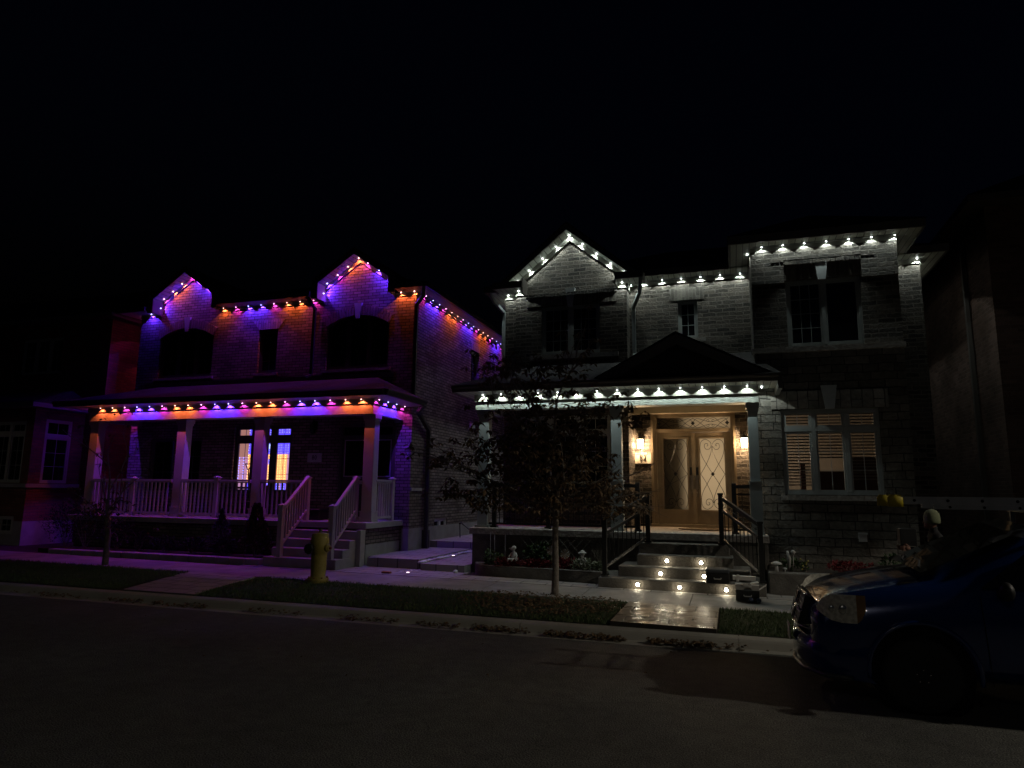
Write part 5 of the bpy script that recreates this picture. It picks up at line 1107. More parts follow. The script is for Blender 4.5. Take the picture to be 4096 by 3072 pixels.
t = thing('storage_box', (-9.93, 14.85, 1.24), 'black box at the head of the steps of number 80', 'box')
m_ = MB(); m_.cbox(-10.15, -9.72, 14.65, 15.05, 1.24, 1.48, .01); m_.build('box_body', M['blackpl'], t); m_ = MB(); m_.cbox(-10.17, -9.70, 14.63, 15.07, 1.482, 1.51, .008); m_.build('lid', M['blackpl'], t)
t = thing('porch_bench', (-12.6, 15.3, 1.24), 'dark bench behind the balusters on the porch of number 80', 'bench')
m_ = MB()
for k in range(5): m_.box(-13.4, -11.9, 15.05+.09*k, 15.12+.09*k, 1.64, 1.66)
m_.build('seat', M['fascia'], t); m_ = MB()
for k in range(3): m_.box(-13.4, -11.9, 15.5, 15.52, 1.78+.1*k, 1.84+.1*k)
m_.build('backrest', M['fascia'], t)
for x in (-13.35, -11.95):
    for y in (15.08, 15.45): m_ = MB(); m_.box(x-.025, x+.025, y-.025, y+.025, 1.24, 1.64 if y < 15.2 else 2.08); m_.build('leg', M['fascia'], t)
bw = MB(); x = -16.6
while x < -10.25: bw.cbox(x+.004, x+.396, 13.06+.05, 13.32, .12, .43+R.uniform(-.004, .004), .012); x += .4
tag(bw.build('garden_wall', M['parge']), 'low block wall edging the shrub bed of number 80 beside the sidewalk', 'garden wall')
bs = MB(); bs.box(-17.2, -10.15, 13.32, 14.29, .1, .41); struct(bs.build('flower_bed_soil', M['soil']))
plant('cedar_shrub', 'upright russet green cedar beside the steps of number 80', 'shrub', (-10.72, 13.62, .41), .50, 1.38, 4200, M['cedar'], .065, .016, shape='cone', up=1.2)
plant('young_spruce', 'small pointed spruce in front of the porch railing of number 80', 'shrub', (-11.95, 13.85, .41), .46, 1.05, 2400, M['leafsp'], .075, .010, shape='cone', up=.1)
for (x, y, r, h, lb) in ((-11.6, 13.65, .42, .5, 'dark low shrub between the cedar and the small spruce'), (-12.6, 13.7, .40, .42, 'dark low shrub left of the small spruce'), (-13.5, 13.75, .38, .42, 'dark tufted shrub in front of the middle of the porch of number 80'), (-14.3, 13.7, .4, .5, 'dark tufted shrub right of the young tree'), (-15.1, 13.8, .55, .85, 'rounded dark shrub behind the trunk of the young tree'), (-16.3, 13.9, .8, 1.25, 'large dark bush at the left end of the porch of number 80'), (-17.6, 14.4, .8, 1.3, 'large dark bush between number 80 and the left neighbour')):
    plant('dark_shrub', lb, 'shrub', (x, y, .40), r, h, int(900*r/.4), M['leafd'], .07, .012, 'dark shrubs along the porch of number 80', up=.8)
# hydrant
hx, hy, hz = -7.66, 11.62, gz(-7.66, 11.6)
M['hyd'] = noisy('faded_yellow_paint', (.21, .17, .035), (.26, .21, .05), 10, .6, .003, 40); M['hydb'] = noisy('black_hydrant_cap', (.008, .008, .008), (.012, .012, .012), 10, .5); M['hydr'] = noisy('rusty_red_cap', (.13, .045, .02), (.18, .06, .03), 14, .7)
t = thing('fire_hydrant', (hx, hy, hz), 'yellow fire hydrant with a black front cap on the boulevard', 'hydrant')
m_ = MB(); m_.lathe([(.20, hz), (.20, hz+.03), (.205, hz+.05), (.205, hz+.09), (.15, hz+.11), (.142, hz+.14), (.15, hz+.5), (.152, hz+.56), (.178, hz+.58), (.182, hz+.78), (.165, hz+.84), (.16, hz+.93), (.02, hz+.95)], (hx, hy, 0), 28); m_.build('barrel', M['hyd'], t, True)
m_ = MB(); m_.lathe([(.035, hz+.94), (.03, hz+1.02), (.01, hz+1.02)], (hx+.01, hy, 0), 5); m_.build('operating_nut', M['blackmetal'], t)
m_ = MB(); m_.lathe([(.085, 0), (.085, .03)], (hx-.10, hy-.15, hz+.65), 24, 'y'); m_.lathe([(.10, .03), (.105, .07), (.09, .085)], (hx-.10, hy-.15, hz+.65), 8, 'y'); m_.build('pumper_cap', M['hydb'], t)
m_ = MB(); m_.lathe([(.07, .14), (.075, .2), (.06, .22), (.05, .235)], (hx, hy-.02, hz+.66), 16, 'x'); m_.build('side_cap', M['hyd'], t)
m_ = MB(); m_.lathe([(.028, .23), (.024, .28)], (hx, hy-.02, hz+.66), 5, 'x'); m_.build('cap_nut', M['hydr'], t)
for k in range(8):
    a = 2*pi*k/8+.2; m_ = MB(); m_.lathe([(.017, hz+.09), (.017, hz+.115)], (hx+.182*cos(a), hy+.182*sin(a), 0), 6); m_.build('bolt', M['hydr'], t)

# ================================================================ trees
def branch(mb, p, d, L, r, depth, tips, spread=.55, grav=0):
    pts = [p]; rs = [r]; q = p.copy(); dd = d.normalized(); n = 4
    for i in range(n):
        dd = (dd+Vector((R.uniform(-.18, .18), R.uniform(-.18, .18), R.uniform(-.10, .12)+grav))).normalized(); q = q+dd*L/n; pts.append(q.copy()); rs.append(r*(1-.45*(i+1)/n))
    mb.tube(pts, rs, 6 if r > .015 else 4, cap=False)
    if depth == 0: tips.append((q, dd)); return
    for k in range(R.choice((2, 3))):
        e = (dd+Vector((R.uniform(-1, 1), R.uniform(-1, 1), R.uniform(-.5, .7)))*spread).normalized()
        b_ = pts[R.randint(2, n)]; branch(mb, b_, e, L*R.uniform(.6, .85), r*.55, depth-1, tips, spread, grav)
    tips.append((q, dd))
tx, ty, tz = -3.07, 12.05, gz(-3, 11.7)
t1 = thing('street_tree', (tx, ty, tz), 'young chestnut-like tree with drooping brown leaves in front of number 82', 'tree', 'young boulevard trees')
tb = MB(); tb.tube([(tx, ty, tz-.05), (tx, ty, tz+.1), (tx+.01, ty, .7), (tx-.0, ty, 1.2), (tx+.02, ty, 1.75), (tx-.03, ty+.02, 2.5)], [.085, .068, .058, .055, .06, .045], 12)
tb.build('trunk', M['bark'], t1, True)
br = MB(); tips = []
limbs = [((tx, ty, 1.75), (-.95, .15, .42), 1.15, .028), ((tx, ty, 1.8), (-.9, -.2, .7), 1.0, .026), ((tx, ty, 2.1), (-.55, .1, 1), 1.25, .03), ((tx-.03, ty, 2.5), (-.22, 0, 1.2), 1.45, .032), ((tx-.03, ty, 2.5), (.30, .05, 1.2), 1.3, .032), ((tx, ty, 2.2), (.6, -.1, .9), 1.05, .026), ((tx, ty, 1.85), (.9, .15, .45), 1.0, .026), ((tx, ty, 1.8), (.35, -.8, .5), .8, .022), ((tx, ty, 1.9), (-.3, -.8, .6), .8, .022), ((tx, ty, 2.0), (.1, .8, .6), .7, .02), ((tx, ty, 1.7), (.8, -.35, .12), 1.05, .02), ((tx, ty, 1.72), (-.9, -.35, .2), 1.25, .02), ((tx, ty, 2.4), (-.8, .1, .75), 1.1, .022)]
for p, d, L, r in limbs: branch(br, Vector(p), Vector(d), L, r, 2, tips)
# long outlier bough reaching left
branch(br, Vector((-3.9, 12.05, 2.05)), Vector((-1, 0, .32)), 1.25, .016, 1, tips, .4)
br.build('branches', M['bark'], t1)
lf = MB()
def spray(mb, p, n, L, w, down=.55):
    if p.x > -8 and ((p.x > -1.95 and 2.15 < p.z < 3.15) or p.x > -1.4 or p.z < 1.5): return
    a0 = R.uniform(0, 6.28)
    for k in range(n):
        a = a0+2*pi*k/n+R.uniform(-.3, .3); d = Vector((cos(a), sin(a), -down-R.uniform(-.35, .5)))
        leafquad(mb, p+d*.015, d, Vector((R.uniform(-.4, .4), R.uniform(-.4, .4), 1)), L*R.uniform(.65, 1.2), w*R.uniform(.7, 1.2), R.uniform(.1, .5))
for q, d in tips:
    for _ in range(2): spray(lf, q+Vector((R.uniform(-.06, .06),)*3), R.choice((4, 5, 6)), .13, .027)
def inside(x, y, z):
    # dense lower crown
    e1 = ((x+3.35)/1.25)**2+((y-ty)/.95)**2+((z-2.6)/1.1)**2
    e2 = ((x+4.2)/.95)**2+((y-ty)/.8)**2+((z-1.98)/.36)**2
    e3 = ((x+2.1)/.68)**2+((y-ty)/.6)**2+((z-1.95)/.38)**2
    return min(e1, e2, e3)
cnt = 0
while cnt < 600:
    p = Vector((R.uniform(-5.2, -1.5), R.uniform(ty-1, ty+1), R.uniform(1.45, 3.7)))
    e = inside(*p)
    if e > 1 or R.random() < (e-.3)*.6: continue
    if sin(p.x*5.1+1)*sin(p.z*6.3)*cos(p.y*4) > .42: continue
    spray(lf, p, R.choice((4, 5, 6, 7)), .15, .034); cnt += 1
for c, rr, n in (((-4.3, ty, 4.35), (.55, .4, .5), 34), ((-3.1, ty, 4.25), (.75, .5, .35), 48), ((-3.7, ty, 3.75), (.8, .5, .35), 26), ((-2.35, ty, 3.6), (.5, .4, .3), 24), ((-1.72, ty, 3.35), (.28, .3, .25), 18), ((-5.35, ty, 2.6), (.35, .3, .22), 14), ((-4.75, ty, 2.75), (.45, .4, .35), 26), ((-1.85, ty, 2.35), (.3, .35, .4), 20), ((-1.45, ty, 1.78), (.16, .2, .16), 10), ((-5.1, ty, 2.05), (.3, .3, .2), 12)):
    for _ in range(int(n*1.5)): spray(lf, Vector((c[0]+R.gauss(0, rr[0]*.5), c[1]+R.gauss(0, rr[1]*.5), c[2]+R.gauss(0, rr[2]*.5))), R.choice((4, 5, 6)), .13, .027)
lf.build('leaves', M['leafb'], t1)
tx2, ty2 = -13.37, 12.1
t2 = thing('street_tree', (tx2, ty2, gz(tx2, 12)-.0), 'thin young tree with few leaves on the sidewalk edge before number 80', 'tree', 'young boulevard trees')
tb = MB(); tb.tube([(tx2, ty2-.15, .2), (tx2, ty2-.15, .9), (tx2-.1, ty2-.15, 1.6)], [.07, .058, .05], 10); tb.build('trunk', M['bark'], t2, True)
br = MB(); tips = []
for p, d, L, r in (((tx2-.1, ty2-.15, 1.6), (-.1, 0, 1), .9, .03), ((tx2-.08, ty2-.15, 1.5), (-.6, .1, .9), .8, .022), ((tx2-.08, ty2-.15, 1.45), (.55, 0, .9), .8, .022), ((tx2-.05, ty2-.15, 1.3), (-.8, -.2, .4), .6, .018), ((tx2-.05, ty2-.15, 1.35), (.7, -.2, .35), .6, .018), ((tx2-.1, ty2-.15, 1.9), (.4, .1, 1), .9, .02)): branch(br, Vector(p), Vector(d), L, r, 2, tips, .5)
br.build('branches', M['bark'], t2)
lf = MB()
for i, (q, d) in enumerate(tips):
    if q.z < 1.75 or i % 3 == 0: spray(lf, q, 5, .12, .026)
for _ in range(45): spray(lf, Vector((tx2+R.gauss(-.1, .45), ty2-.15+R.gauss(0, .3), R.gauss(1.4, .2))), 4, .12, .026)
for p in ((-13.55, ty2, 3.75), (-13.75, ty2, 3.7), (-14.05, ty2, 3.6), (-13.2, ty2, 3.7), (-12.95, ty2, 2.9)): spray(lf, Vector(p), 3, .12, .026)
lf.build('leaves', M['leafb'], t2)
# fallen leaves
fl = MB()
def fallen(x, y, z, L=.05):
    a = R.uniform(0, 6.28); leafquad(fl, Vector((x, y, z)), Vector((cos(a), sin(a), R.uniform(-.1, .5))), Vector((R.uniform(-.4, .4), R.uniform(-.4, .4), 1)), L*R.uniform(.7, 1.5), L*.35*R.uniform(.7, 1.4), R.uniform(.2, .8))
for (x0, x1, n) in ((-15.5, -14.7, 60), (-14.2, -13.3, 45), (-12.2, -11.2, 40), (-10.6, -9.8, 50), (-9.6, -8.4, 70), (-7.6, -6.6, 50), (-5.9, -4.9, 70), (-4.6, -3.9, 50), (-3.7, -2.9, 120), (-2.6, -1.5, 240), (-1.15, -.3, 230), (-.2, .1, 20), (-16, 3, 90)):
    for _ in range(n): y = R.gauss(9.6, .045); fallen(R.uniform(x0, x1), y, .01+R.uniform(0, .05), .06)
for _ in range(900):
    a = R.uniform(0, 6.28); r = sqrt(R.random())*1.25; x = -3.1+r*cos(a)*1.1; y = 11.2+r*sin(a)*.8
    if 9.95 < y < 11.9: fallen(x, y, gz(x, y)+.03, .06)
for _ in range(200): x = R.uniform(-9, -1.8); y = R.uniform(9.95, 11.7); fallen(x, y, gz(x, y)+.05, .045)
for _ in range(16): fallen(R.uniform(-9, 2), R.uniform(6.5, 9.2), .01, .04)
tag(fl.build('fallen_leaves', M['leafb']), 'dry brown leaves gathered in the gutter and around the tree', 'fallen leaves', kind='stuff')

# ================================================================ van
def paint():
    m, nt, out = newmat('blue_car_paint'); b = principled(nt, out, (.005, .028, .14), .2, .2, .5); b.inputs['Coat Weight'].default_value = 1; b.inputs['Coat Roughness'].default_value = .04
    L = nt.links; n = N(nt, 'ShaderNodeTexNoise'); n.inputs['Scale'].default_value = 260; g = N(nt, 'ShaderNodeNewGeometry'); L.new(g.outputs['Position'], n.inputs['Vector'])
    bp = N(nt, 'ShaderNodeBump'); bp.inputs['Distance'].default_value = .0004; L.new(n.outputs['Fac'], bp.inputs['Height']); L.new(bp.outputs[0], b.inputs['Normal']); return m
M['carpaint'] = paint()
V = thing('parked_van', (3.1, 8.4, 0), 'dark blue minivan parked at the kerb with a ladder on its roof', 'van')
VX, VY = .68, 8.40      # nose and centreline
HWd = .985
# stations: x, bottom z, halfwidth low, mid z & halfwidth, shoulder z & hw, top edge z & hw, crown z
stn = [(.00, .40, .50, .62, .58, .74, .56, .80, .50, .82),
       (.06, .28, .70, .55, .78, .82, .76, .91, .62, .94),
       (.20, .22, .84, .52, .90, .92, .88, 1.02, .72, 1.05),
       (.42, .20, .92, .55, .965, .97, .94, 1.08, .76, 1.115),
       (.80, .20, .95, .60, .985, 1.00, .965, 1.16, .79, 1.20),
       (1.10, .20, .96, .62, .99, 1.04, .97, 1.20, .82, 1.25),
       (1.32, .20, .96, .62, .99, 1.08, .975, 1.24, .84, 1.30),
       (1.75, .20, .96, .62, .99, 1.12, .97, 1.50, .83, 1.56),
       (2.20, .20, .96, .62, .99, 1.13, .965, 1.70, .76, 1.75),
       (2.90, .20, .96, .62, .99, 1.13, .96, 1.73, .74, 1.78),
       (4.60, .20, .96, .62, .99, 1.13, .96, 1.71, .73, 1.76),
       (5.05, .30, .90, .62, .94, 1.10, .90, 1.62, .68, 1.66)]
mb = MB(); n = 10
for (x, zb_, wb_, zm, wm, zs_, ws_, zt_, wt_, zc_) in stn:
    for (w, z) in ((-wb_, zb_), (-wm, zm), (-ws_, zs_), (-wt_, zt_), (-wt_*.5, zc_-.01), (0, zc_), (wt_*.5, zc_-.01), (wt_, zt_), (ws_, zs_), (wm, zm), (wb_, zb_)):
        mb.v.append((VX+x, VY+w, z))
n = 11
for i in range(len(stn)-1):
    for k in range(n-1): a = i*n+k; mb.f.append((a, a+1, a+n+1, a+n))
    mb.f.append((i*n+n-1, i*n, i*n+n, i*n+n+n-1))
mb.f.append(tuple(range(n-1, -1, -1))); mb.f.append(tuple((len(stn)-1)*n+k for k in range(n)))
body = mb.build('van_body', M['carpaint'], V, True)
for p in body.data.polygons: pass
ss = body.modifiers.new('s', 'SUBSURF'); ss.levels = ss.render_levels = 3
WX, WZ, WR = 1.62, .35, .345
cut = MB(); cut.lathe([(.40, -1.2), (.40, 1.2)], (WX, VY, WZ+.02), 40, 'y'); cut.lathe([(.40, -1.2), (.40, 1.2)], (VX+4.1, VY, WZ+.02), 40, 'y')
cuts = MB(); cuts.lathe([(.435, -.3), (.435, .3)], (WX, VY-.92, WZ+.02), 40, 'y'); cuts.lathe([(.435, -.3), (.435, .3)], (VX+4.1, VY-.92, WZ+.02), 40, 'y'); cuts.lathe([(.435, -.3), (.435, .3)], (WX, VY+.92, WZ+.02), 40, 'y'); cuts.lathe([(.435, -.3), (.435, .3)], (VX+4.1, VY+.92, WZ+.02), 40, 'y')
co = cuts.build('cutter', None, V)
bo = body.modifiers.new('b', 'BOOLEAN'); bo.operation = 'DIFFERENCE'; bo.object = co; bo.solver = 'EXACT'
bpy.context.view_layer.update(); dg = bpy.context.evaluated_depsgraph_get()
nm = D.meshes.new_from_object(body.evaluated_get(dg)); body.modifiers.clear(); body.data = nm; D.objects.remove(co)
nm.materials.clear(); nm.materials.append(M['carpaint'])
for p in nm.polygons: p.use_smooth = True; p.material_index = 0
ys_ = VY-HWd    # near side
M['tyre'] = noisy('tyre_rubber', (.02, .02, .02), (.028, .028, .028), 30, .8); M['liner'] = noisy('wheel_arch_liner', (.004, .004, .004), (.005, .005, .005), 3, .95)
for wx in (WX, VX+4.1):
    for sg in (-1, 1):
        yo = VY+sg*(HWd-.03)
        w = MB(); w.lathe([(.22, -.01), (.30, -.0), (.335, -.025), (WR, -.06), (WR, -.16), (.33, -.2), (.22, -.2)], (wx, yo, WR), 36, 'y')
        if sg == 1: w.v = [(a, 2*yo-b, c) for a, b, c in w.v]
        whl = w.build('wheel', M['tyre'], V, True)
        for v_ in (): pass
        r_ = MB(); r_.lathe([(.225, -.03), (.21, -.05), (.12, -.055), (.09, -.03), (.03, -.02)], (wx, yo, WR), 28, 'y')
        if sg == 1: r_.v = [(a, 2*yo-b, c) for a, b, c in r_.v]
        r_.build('rim', M['blackmetal'], whl, True)
        if sg == -1:
            for k in range(5):
                a = 2*pi*k/5+.3; q = MB(); q.lathe([(.011, -.035), (.010, -.012), (.005, -.008)], (wx+.058*cos(a), yo, WR+.058*sin(a)), 6, 'y'); q.build('wheel_nut', M['chrome'], whl)
# lathe axis 'y' puts z -> -y, so the profile's 0 faces the street side
ln = MB(); ln.lathe([(.438, -.42), (.438, -.03)], (WX, VY-.92+.0, WZ+.02), 32, 'y'); ln.build('wheel_arch_liner', M['liner'], V)
af = MB(); af.tube([(WX+.46*cos(a), ys_+.004, WZ+.02+.46*sin(a)) for a in [radians(-8+196*k/24) for k in range(25)]], .022, 8); af.build('arch_flare', M['carpaint'], V, True)
# headlight: lens block following the front corner
M['lens'] = noisy('pale_headlight_lens', (.50, .48, .40), (.85, .83, .72), 26, .2); M['lensdeep'] = noisy('headlight_reflector', (.5, .5, .46), (.8, .8, .75), 60, .18, metal=.8); M['amber'] = noisy('amber_indicator_lens', (.26, .15, .055), (.34, .19, .07), 12, .2)  # pale mottled lens colour stands in for highlights in the headlight
for sg in (-1, 1):
    def hp(x, z, out=.0):
        # half width of the body at this x (piecewise), pushed out a little
        xs = [s[0] for s in stn]; x_ = max(0, min(x, 1.2)); 
        for i in range(len(xs)-1):
            if xs[i] <= x_ <= xs[i+1]: break
        t_ = (x_-xs[i])/(xs[i+1]-xs[i]); ws_ = stn[i][6]*(1-t_)+stn[i+1][6]*t_; wm_ = stn[i][4]*(1-t_)+stn[i+1][4]*t_; zs_ = stn[i][5]*(1-t_)+stn[i+1][5]*t_; zm_ = stn[i][3]*(1-t_)+stn[i+1][3]*t_
        k = max(0, min(1, (z-zm_)/(zs_-zm_))); w = wm_*(1-k)+ws_*k
        return (VX+x, VY+sg*(w+.004+out), z)
    cols_ = [(.07, .87, .90), (.12, .83, .985), (.19, .79, 1.03), (.28, .775, 1.04), (.41, .78, 1.045), (.45, .82, 1.045), (.49, .91, 1.045)]
    def lens(cs, mat, name):
        m_ = MB(); nn = 5
        for (x, a, b_) in cs:
            for j in range(nn): z = a+(b_-a)*j/(nn-1); bul = .012*sin(pi*j/(nn-1)); m_.v.append(hp(x, z, bul))
        for i in range(len(cs)-1):
            for j in range(nn-1): q = i*nn+j; m_.f.append((q, q+1, q+nn+1, q+nn))
        return m_.build(name, M[mat], V, True)
    h = lens(cols_[:5], 'lens', 'headlight'); lens([(.41, .78, 1.045)]+cols_[5:], 'amber', 'indicator_lens')
    for xx_, rr_ in ((.20, .036), (.30, .05)):
        rf_ = MB(); c = hp(xx_, .90, .004); rf_.ball(c, rr_, 1, .35, 1, 14, 9); rf_.build('reflector_bowl', M['lensdeep'], h, True)
# grille, bumper, chrome, plate
M['chromed'] = M['chrome']
gq = MB(); gq.prism([(VX-.085, VY-.42, .66), (VX+.03, VY-.42, .66), (VX+.06, VY-.42, .95), (VX+.005, VY-.42, .95)], (0, .84, 0)); gq.build('grille', M['blackpl'], V)
gq = MB()
for k in range(17):
    y = VY-.42+.0525*k; gq.bar((VX-.09, y, .66), (VX+.0, y, .95), .006, .012, (0, 1, 0))
for k in range(6): gq.bar((VX-.088+.0145*k, VY-.42, .68+.045*k), (VX-.088+.0145*k, VY+.42, .68+.045*k), .006, .008)
gq.build('grille_mesh', M['greyhandle'], V)
ch_ = MB()
ch_.tube([(VX-.04, VY-.44, .80), (VX-.06, VY, .805), (VX-.04, VY+.44, .80)], .018, 8); ch_.tube([(VX-.10, VY, .66), (VX-.012, VY, .95)], .018, 8)
ch_.tube([(VX+.05, VY-.5, .95), (VX+.015, VY-.3, .96), (VX+.0, VY, .965), (VX+.015, VY+.3, .96), (VX+.05, VY+.5, .95)], .014, 6); ch_.tube([(VX+.02, VY-.52, .64), (VX-.06, VY-.3, .63), (VX-.09, VY, .625), (VX-.06, VY+.3, .63), (VX+.02, VY+.52, .64)], .016, 6)
ch_.build('chrome_trim', M['chrome'], V, True)
bq = MB()
prb = [(.30, .04), (.36, -.02), (.5, -.035), (.58, -.02), (.62, .02)]
ysb = [-.97, -.9, -.75, -.45, 0, .45, .75, .9, .97]; xb_ = [.50, .28, .08, -.04, -.08, -.04, .08, .28, .50]
for yy_, xx_ in zip(ysb, xb_):
    for z, o_ in prb: bq.v.append((VX+xx_+o_, VY+yy_, z-.05))
for i in range(len(ysb)-1):
    for j in range(len(prb)-1): a = i*5+j; bq.f.append((a, a+5, a+6, a+1))
bq.build('front_bumper', M['carpaint'], V, True)
bq = MB(); bq.tube([(VX+.34, VY-.93, .27), (VX+.10, VY-.76, .25), (VX-.05, VY-.45, .24), (VX-.10, VY, .235), (VX-.05, VY+.45, .24), (VX+.10, VY+.76, .25)], .022, 8); bq.build('bumper_lip', M['greypl'], V, True)
pq = MB(); pq.box(VX-.152, VX-.142, VY-.155, VY+.155, .44, .60); pq = pq.build('licence_plate', M['white'], V)
# glass
def gq_(pts, name, mat='glass'):
    m_ = MB(); m_.poly(pts); return m_.build(name, M[mat], V)
M['vglass'] = noisy('dark_vehicle_glass', (.004, .004, .004), (.006, .006, .006), 2, .03, spec=.6)
gq_([(VX+1.02, VY-.76, 1.265), (VX+1.0, VY, 1.30), (VX+1.02, VY+.76, 1.265), (VX+1.98, VY+.70, 1.715), (VX+1.95, VY, 1.78), (VX+1.98, VY-.70, 1.715)], 'windscreen', 'vglass')
sg_ = MB(); sg_.poly([(VX+1.45, VY-.975, 1.17), (VX+2.45, VY-.972, 1.17), (VX+2.45, VY-.80, 1.66), (VX+2.05, VY-.805, 1.63)]); sg_.poly([(VX+2.52, VY-.972, 1.17), (VX+3.5, VY-.970, 1.17), (VX+3.5, VY-.80, 1.66), (VX+2.52, VY-.80, 1.66)]); sg_.build('side_window', M['vglass'], V)
wq = MB(); wq.tube([(VX+1.05, VY-.55, 1.30), (VX+1.12, VY-.3, 1.345), (VX+1.13, VY-.02, 1.36)], .01, 5); wq.tube([(VX+1.03, VY+.05, 1.32), (VX+1.12, VY+.35, 1.35), (VX+1.13, VY+.6, 1.34)], .01, 5); wq.build('wiper', M['greypl'], V)
mq = MB(); mq.ball((VX+1.62, VY-1.08, 1.16), .1, .6, .9, .85, 12, 8); mq.bar((VX+1.6, VY-.96, 1.12), (VX+1.62, VY-1.05, 1.14), .05, .05); mq.build('wing_mirror', M['blackpl'], V, True)
dq = MB()
for pts in ([(VX+1.48, ys_-.004, .32), (VX+1.46, ys_-.004, .7), (VX+1.44, ys_+.012, 1.1)], [(VX+2.5, ys_-.004, .3), (VX+2.5, ys_-.004, .7), (VX+2.5, ys_+.012, 1.1)]): dq.tube(pts, .004, 4)
dq.build('door_seam', M['liner'], V)
hq = MB(); hq.bar((VX+2.3, ys_-.02, .98), (VX+2.44, ys_-.02, .98), .03, .02); hq.build('door_handle', M['carpaint'], V)
rq = MB()
for x in (VX+2.3, VX+4.2):
    rq.bar((x, VY-.75, 1.85), (x, VY+.75, 1.85), .05, .03)
    for y in (VY-.7, VY+.7): rq.bar((x, y, 1.72), (x, y, 1.86), .04, .05, (0, 1, 0))
rq.build('roof_rack', M['blackmetal'], V)
# ladder on the rack
Ld = thing('extension_ladder', (3.5, 8.1, 1.88), 'aluminium extension ladder with yellow end guards lying on the van roof', 'ladder')
M['alu'] = noisy('weathered_aluminium', (.38, .39, .40), (.46, .47, .48), 6, .5); M['yel'] = noisy('yellow_plastic_guard', (.42, .33, .01), (.48, .38, .02), 10, .6)
holes_dark = MB()
for i, (y, xa_, z0_, z1_, nm_) in enumerate(((8.12, 1.66, 1.915, 1.99, 'upper_rail'), (7.76+.9, 1.66, 1.915, 1.99, 'upper_rail'), (8.14, 1.98, 1.865, 1.912, 'lower_rail'), (8.64, 1.98, 1.865, 1.912, 'lower_rail'))):
    l = MB(); l.box(xa_, 6.0, y-.012, y+.012, z0_, z1_); l.box(xa_, 6.0, y-.02, y+.02, z1_-.01, z1_+.001); l.build(nm_, M['alu'], Ld)
for k in range(14):
    x = 1.80+.305*k; rg = MB(); rg.tube([(x, 8.10, 1.953), (x, 8.68, 1.953)], .016, 10, cap=False); rg.build('rung', M['alu'], Ld)
    hl_ = MB(); hl_.lathe([(.0155, .0), (.0155, .006)], (x, 8.104, 1.953), 10, 'y'); hl_.build('rung_end', M['liner'], Ld)
    if k:
        rg = MB(); rg.tube([(x+.02, 8.12, 1.888), (x+.02, 8.66, 1.888)], .014, 10, cap=False); rg.build('rung', M['alu'], Ld)
        hl_ = MB(); hl_.lathe([(.0135, .0), (.0135, .006)], (x+.02, 8.124, 1.888), 10, 'y'); hl_.build('rung_end', M['liner'], Ld)
for y in (8.11, 8.66):
    g_ = MB(); g_.cbox(1.55, 1.70, y-.035, y+.035, 1.885, 2.01, .03); g_.build('end_guard', M['yel'], Ld, True)

# ================================================================ person behind the van
Pn = thing('person', (2.85, 11.6, .18), 'person in a pale green cap and dark jacket behind the van', 'person')
def skin(name, verts, edges, radii, mat, parent, lv=2):
    me = D.meshes.new(name); off = Vector(parent['_o']); me.from_pydata([tuple(Vector(v)-off) for v in verts], edges, []); o = D.objects.new(name, me); COL.objects.link(o); o.parent = parent
    m = o.modifiers.new('k', 'SKIN'); sv = me.skin_vertices[0] if me.skin_vertices else None
    if not me.skin_vertices:
        pass
    bpy.context.view_layer.update()
    for i, r in enumerate(radii): me.skin_vertices[0].data[i].radius = (r, r) if not isinstance(r, tuple) else r
    me.skin_vertices[0].data[0].use_root = True
    s = o.modifiers.new('s', 'SUBSURF'); s.levels = s.render_levels = lv
    bpy.context.view_layer.update(); dg = bpy.context.evaluated_depsgraph_get(); nm = D.meshes.new_from_object(o.evaluated_get(dg)); o.modifiers.clear(); o.data = nm; nm.materials.clear(); nm.materials.append(mat)
    for p in nm.polygons: p.use_smooth = True
    return o
px, py, pz = 2.85, 11.6, .18
bv = [(px+.02, py, pz+.95*.82), (px+.01, py, pz+.95*1.0), (px-.02, py, pz+.95*1.18), (px-.04, py, pz+.95*1.30), (px-.05, py, pz+.95*1.37), (px-.06, py, pz+.95*1.44), (px-.07, py, pz+.95*1.50),
      (px-.03, py-.17, pz+.95*1.27), (px-.10, py-.24, pz+.95*1.02), (px-.32, py-.16, pz+.95*1.08), (px-.38, py-.12, pz+.95*1.10),
      (px-.03, py+.17, pz+.95*1.27), (px-.10, py+.24, pz+.95*1.02), (px-.32, py+.16, pz+.95*1.08), (px-.38, py+.12, pz+.95*1.10),
      (px+.03, py-.09, pz+.95*.78), (px-.03, py-.11, pz+.95*.45), (px+.06, py-.11, pz+.95*.08), (px-.10, py-.12, pz+.95*.04),
      (px+.03, py+.09, pz+.95*.78), (px+.07, py+.11, pz+.95*.45), (px+.14, py+.11, pz+.95*.08), (px-.02, py+.12, pz+.95*.04)]
be = [(0,1),(1,2),(2,3),(3,4),(4,5),(5,6),(3,7),(7,8),(8,9),(9,10),(3,11),(11,12),(12,13),(13,14),(0,15),(15,16),(16,17),(17,18),(0,19),(19,20),(20,21),(21,22)]
brd = [(.15, .12), (.15, .12), (.17, .13), (.14, .10), .06, .06, .07, .075, .05, .04, .03, .075, .05, .04, .03, .10, .07, .05, .04, .10, .07, .05, .04]
skin('body', bv, be, brd, noisy('dark_work_clothes', (.012, .012, .014), (.02, .02, .022), 12, .9), Pn, 2)
sk_ = noisy('skin', (.20, .10, .07), (.24, .12, .085), 12, .6)
hd = MB(); c = (px-.085, py-.01, pz+.95*1.515); hd.ball(c, .085, 1.0, .88, 1.28, 18, 14)
hd.ball((c[0]-.09, c[1], c[2]-.01), .016, 1.2, .8, 1.3, 8, 6); hd.ball((c[0]-.06, c[1], c[2]-.075), .03, 1.1, 1.2, .8, 10, 7)
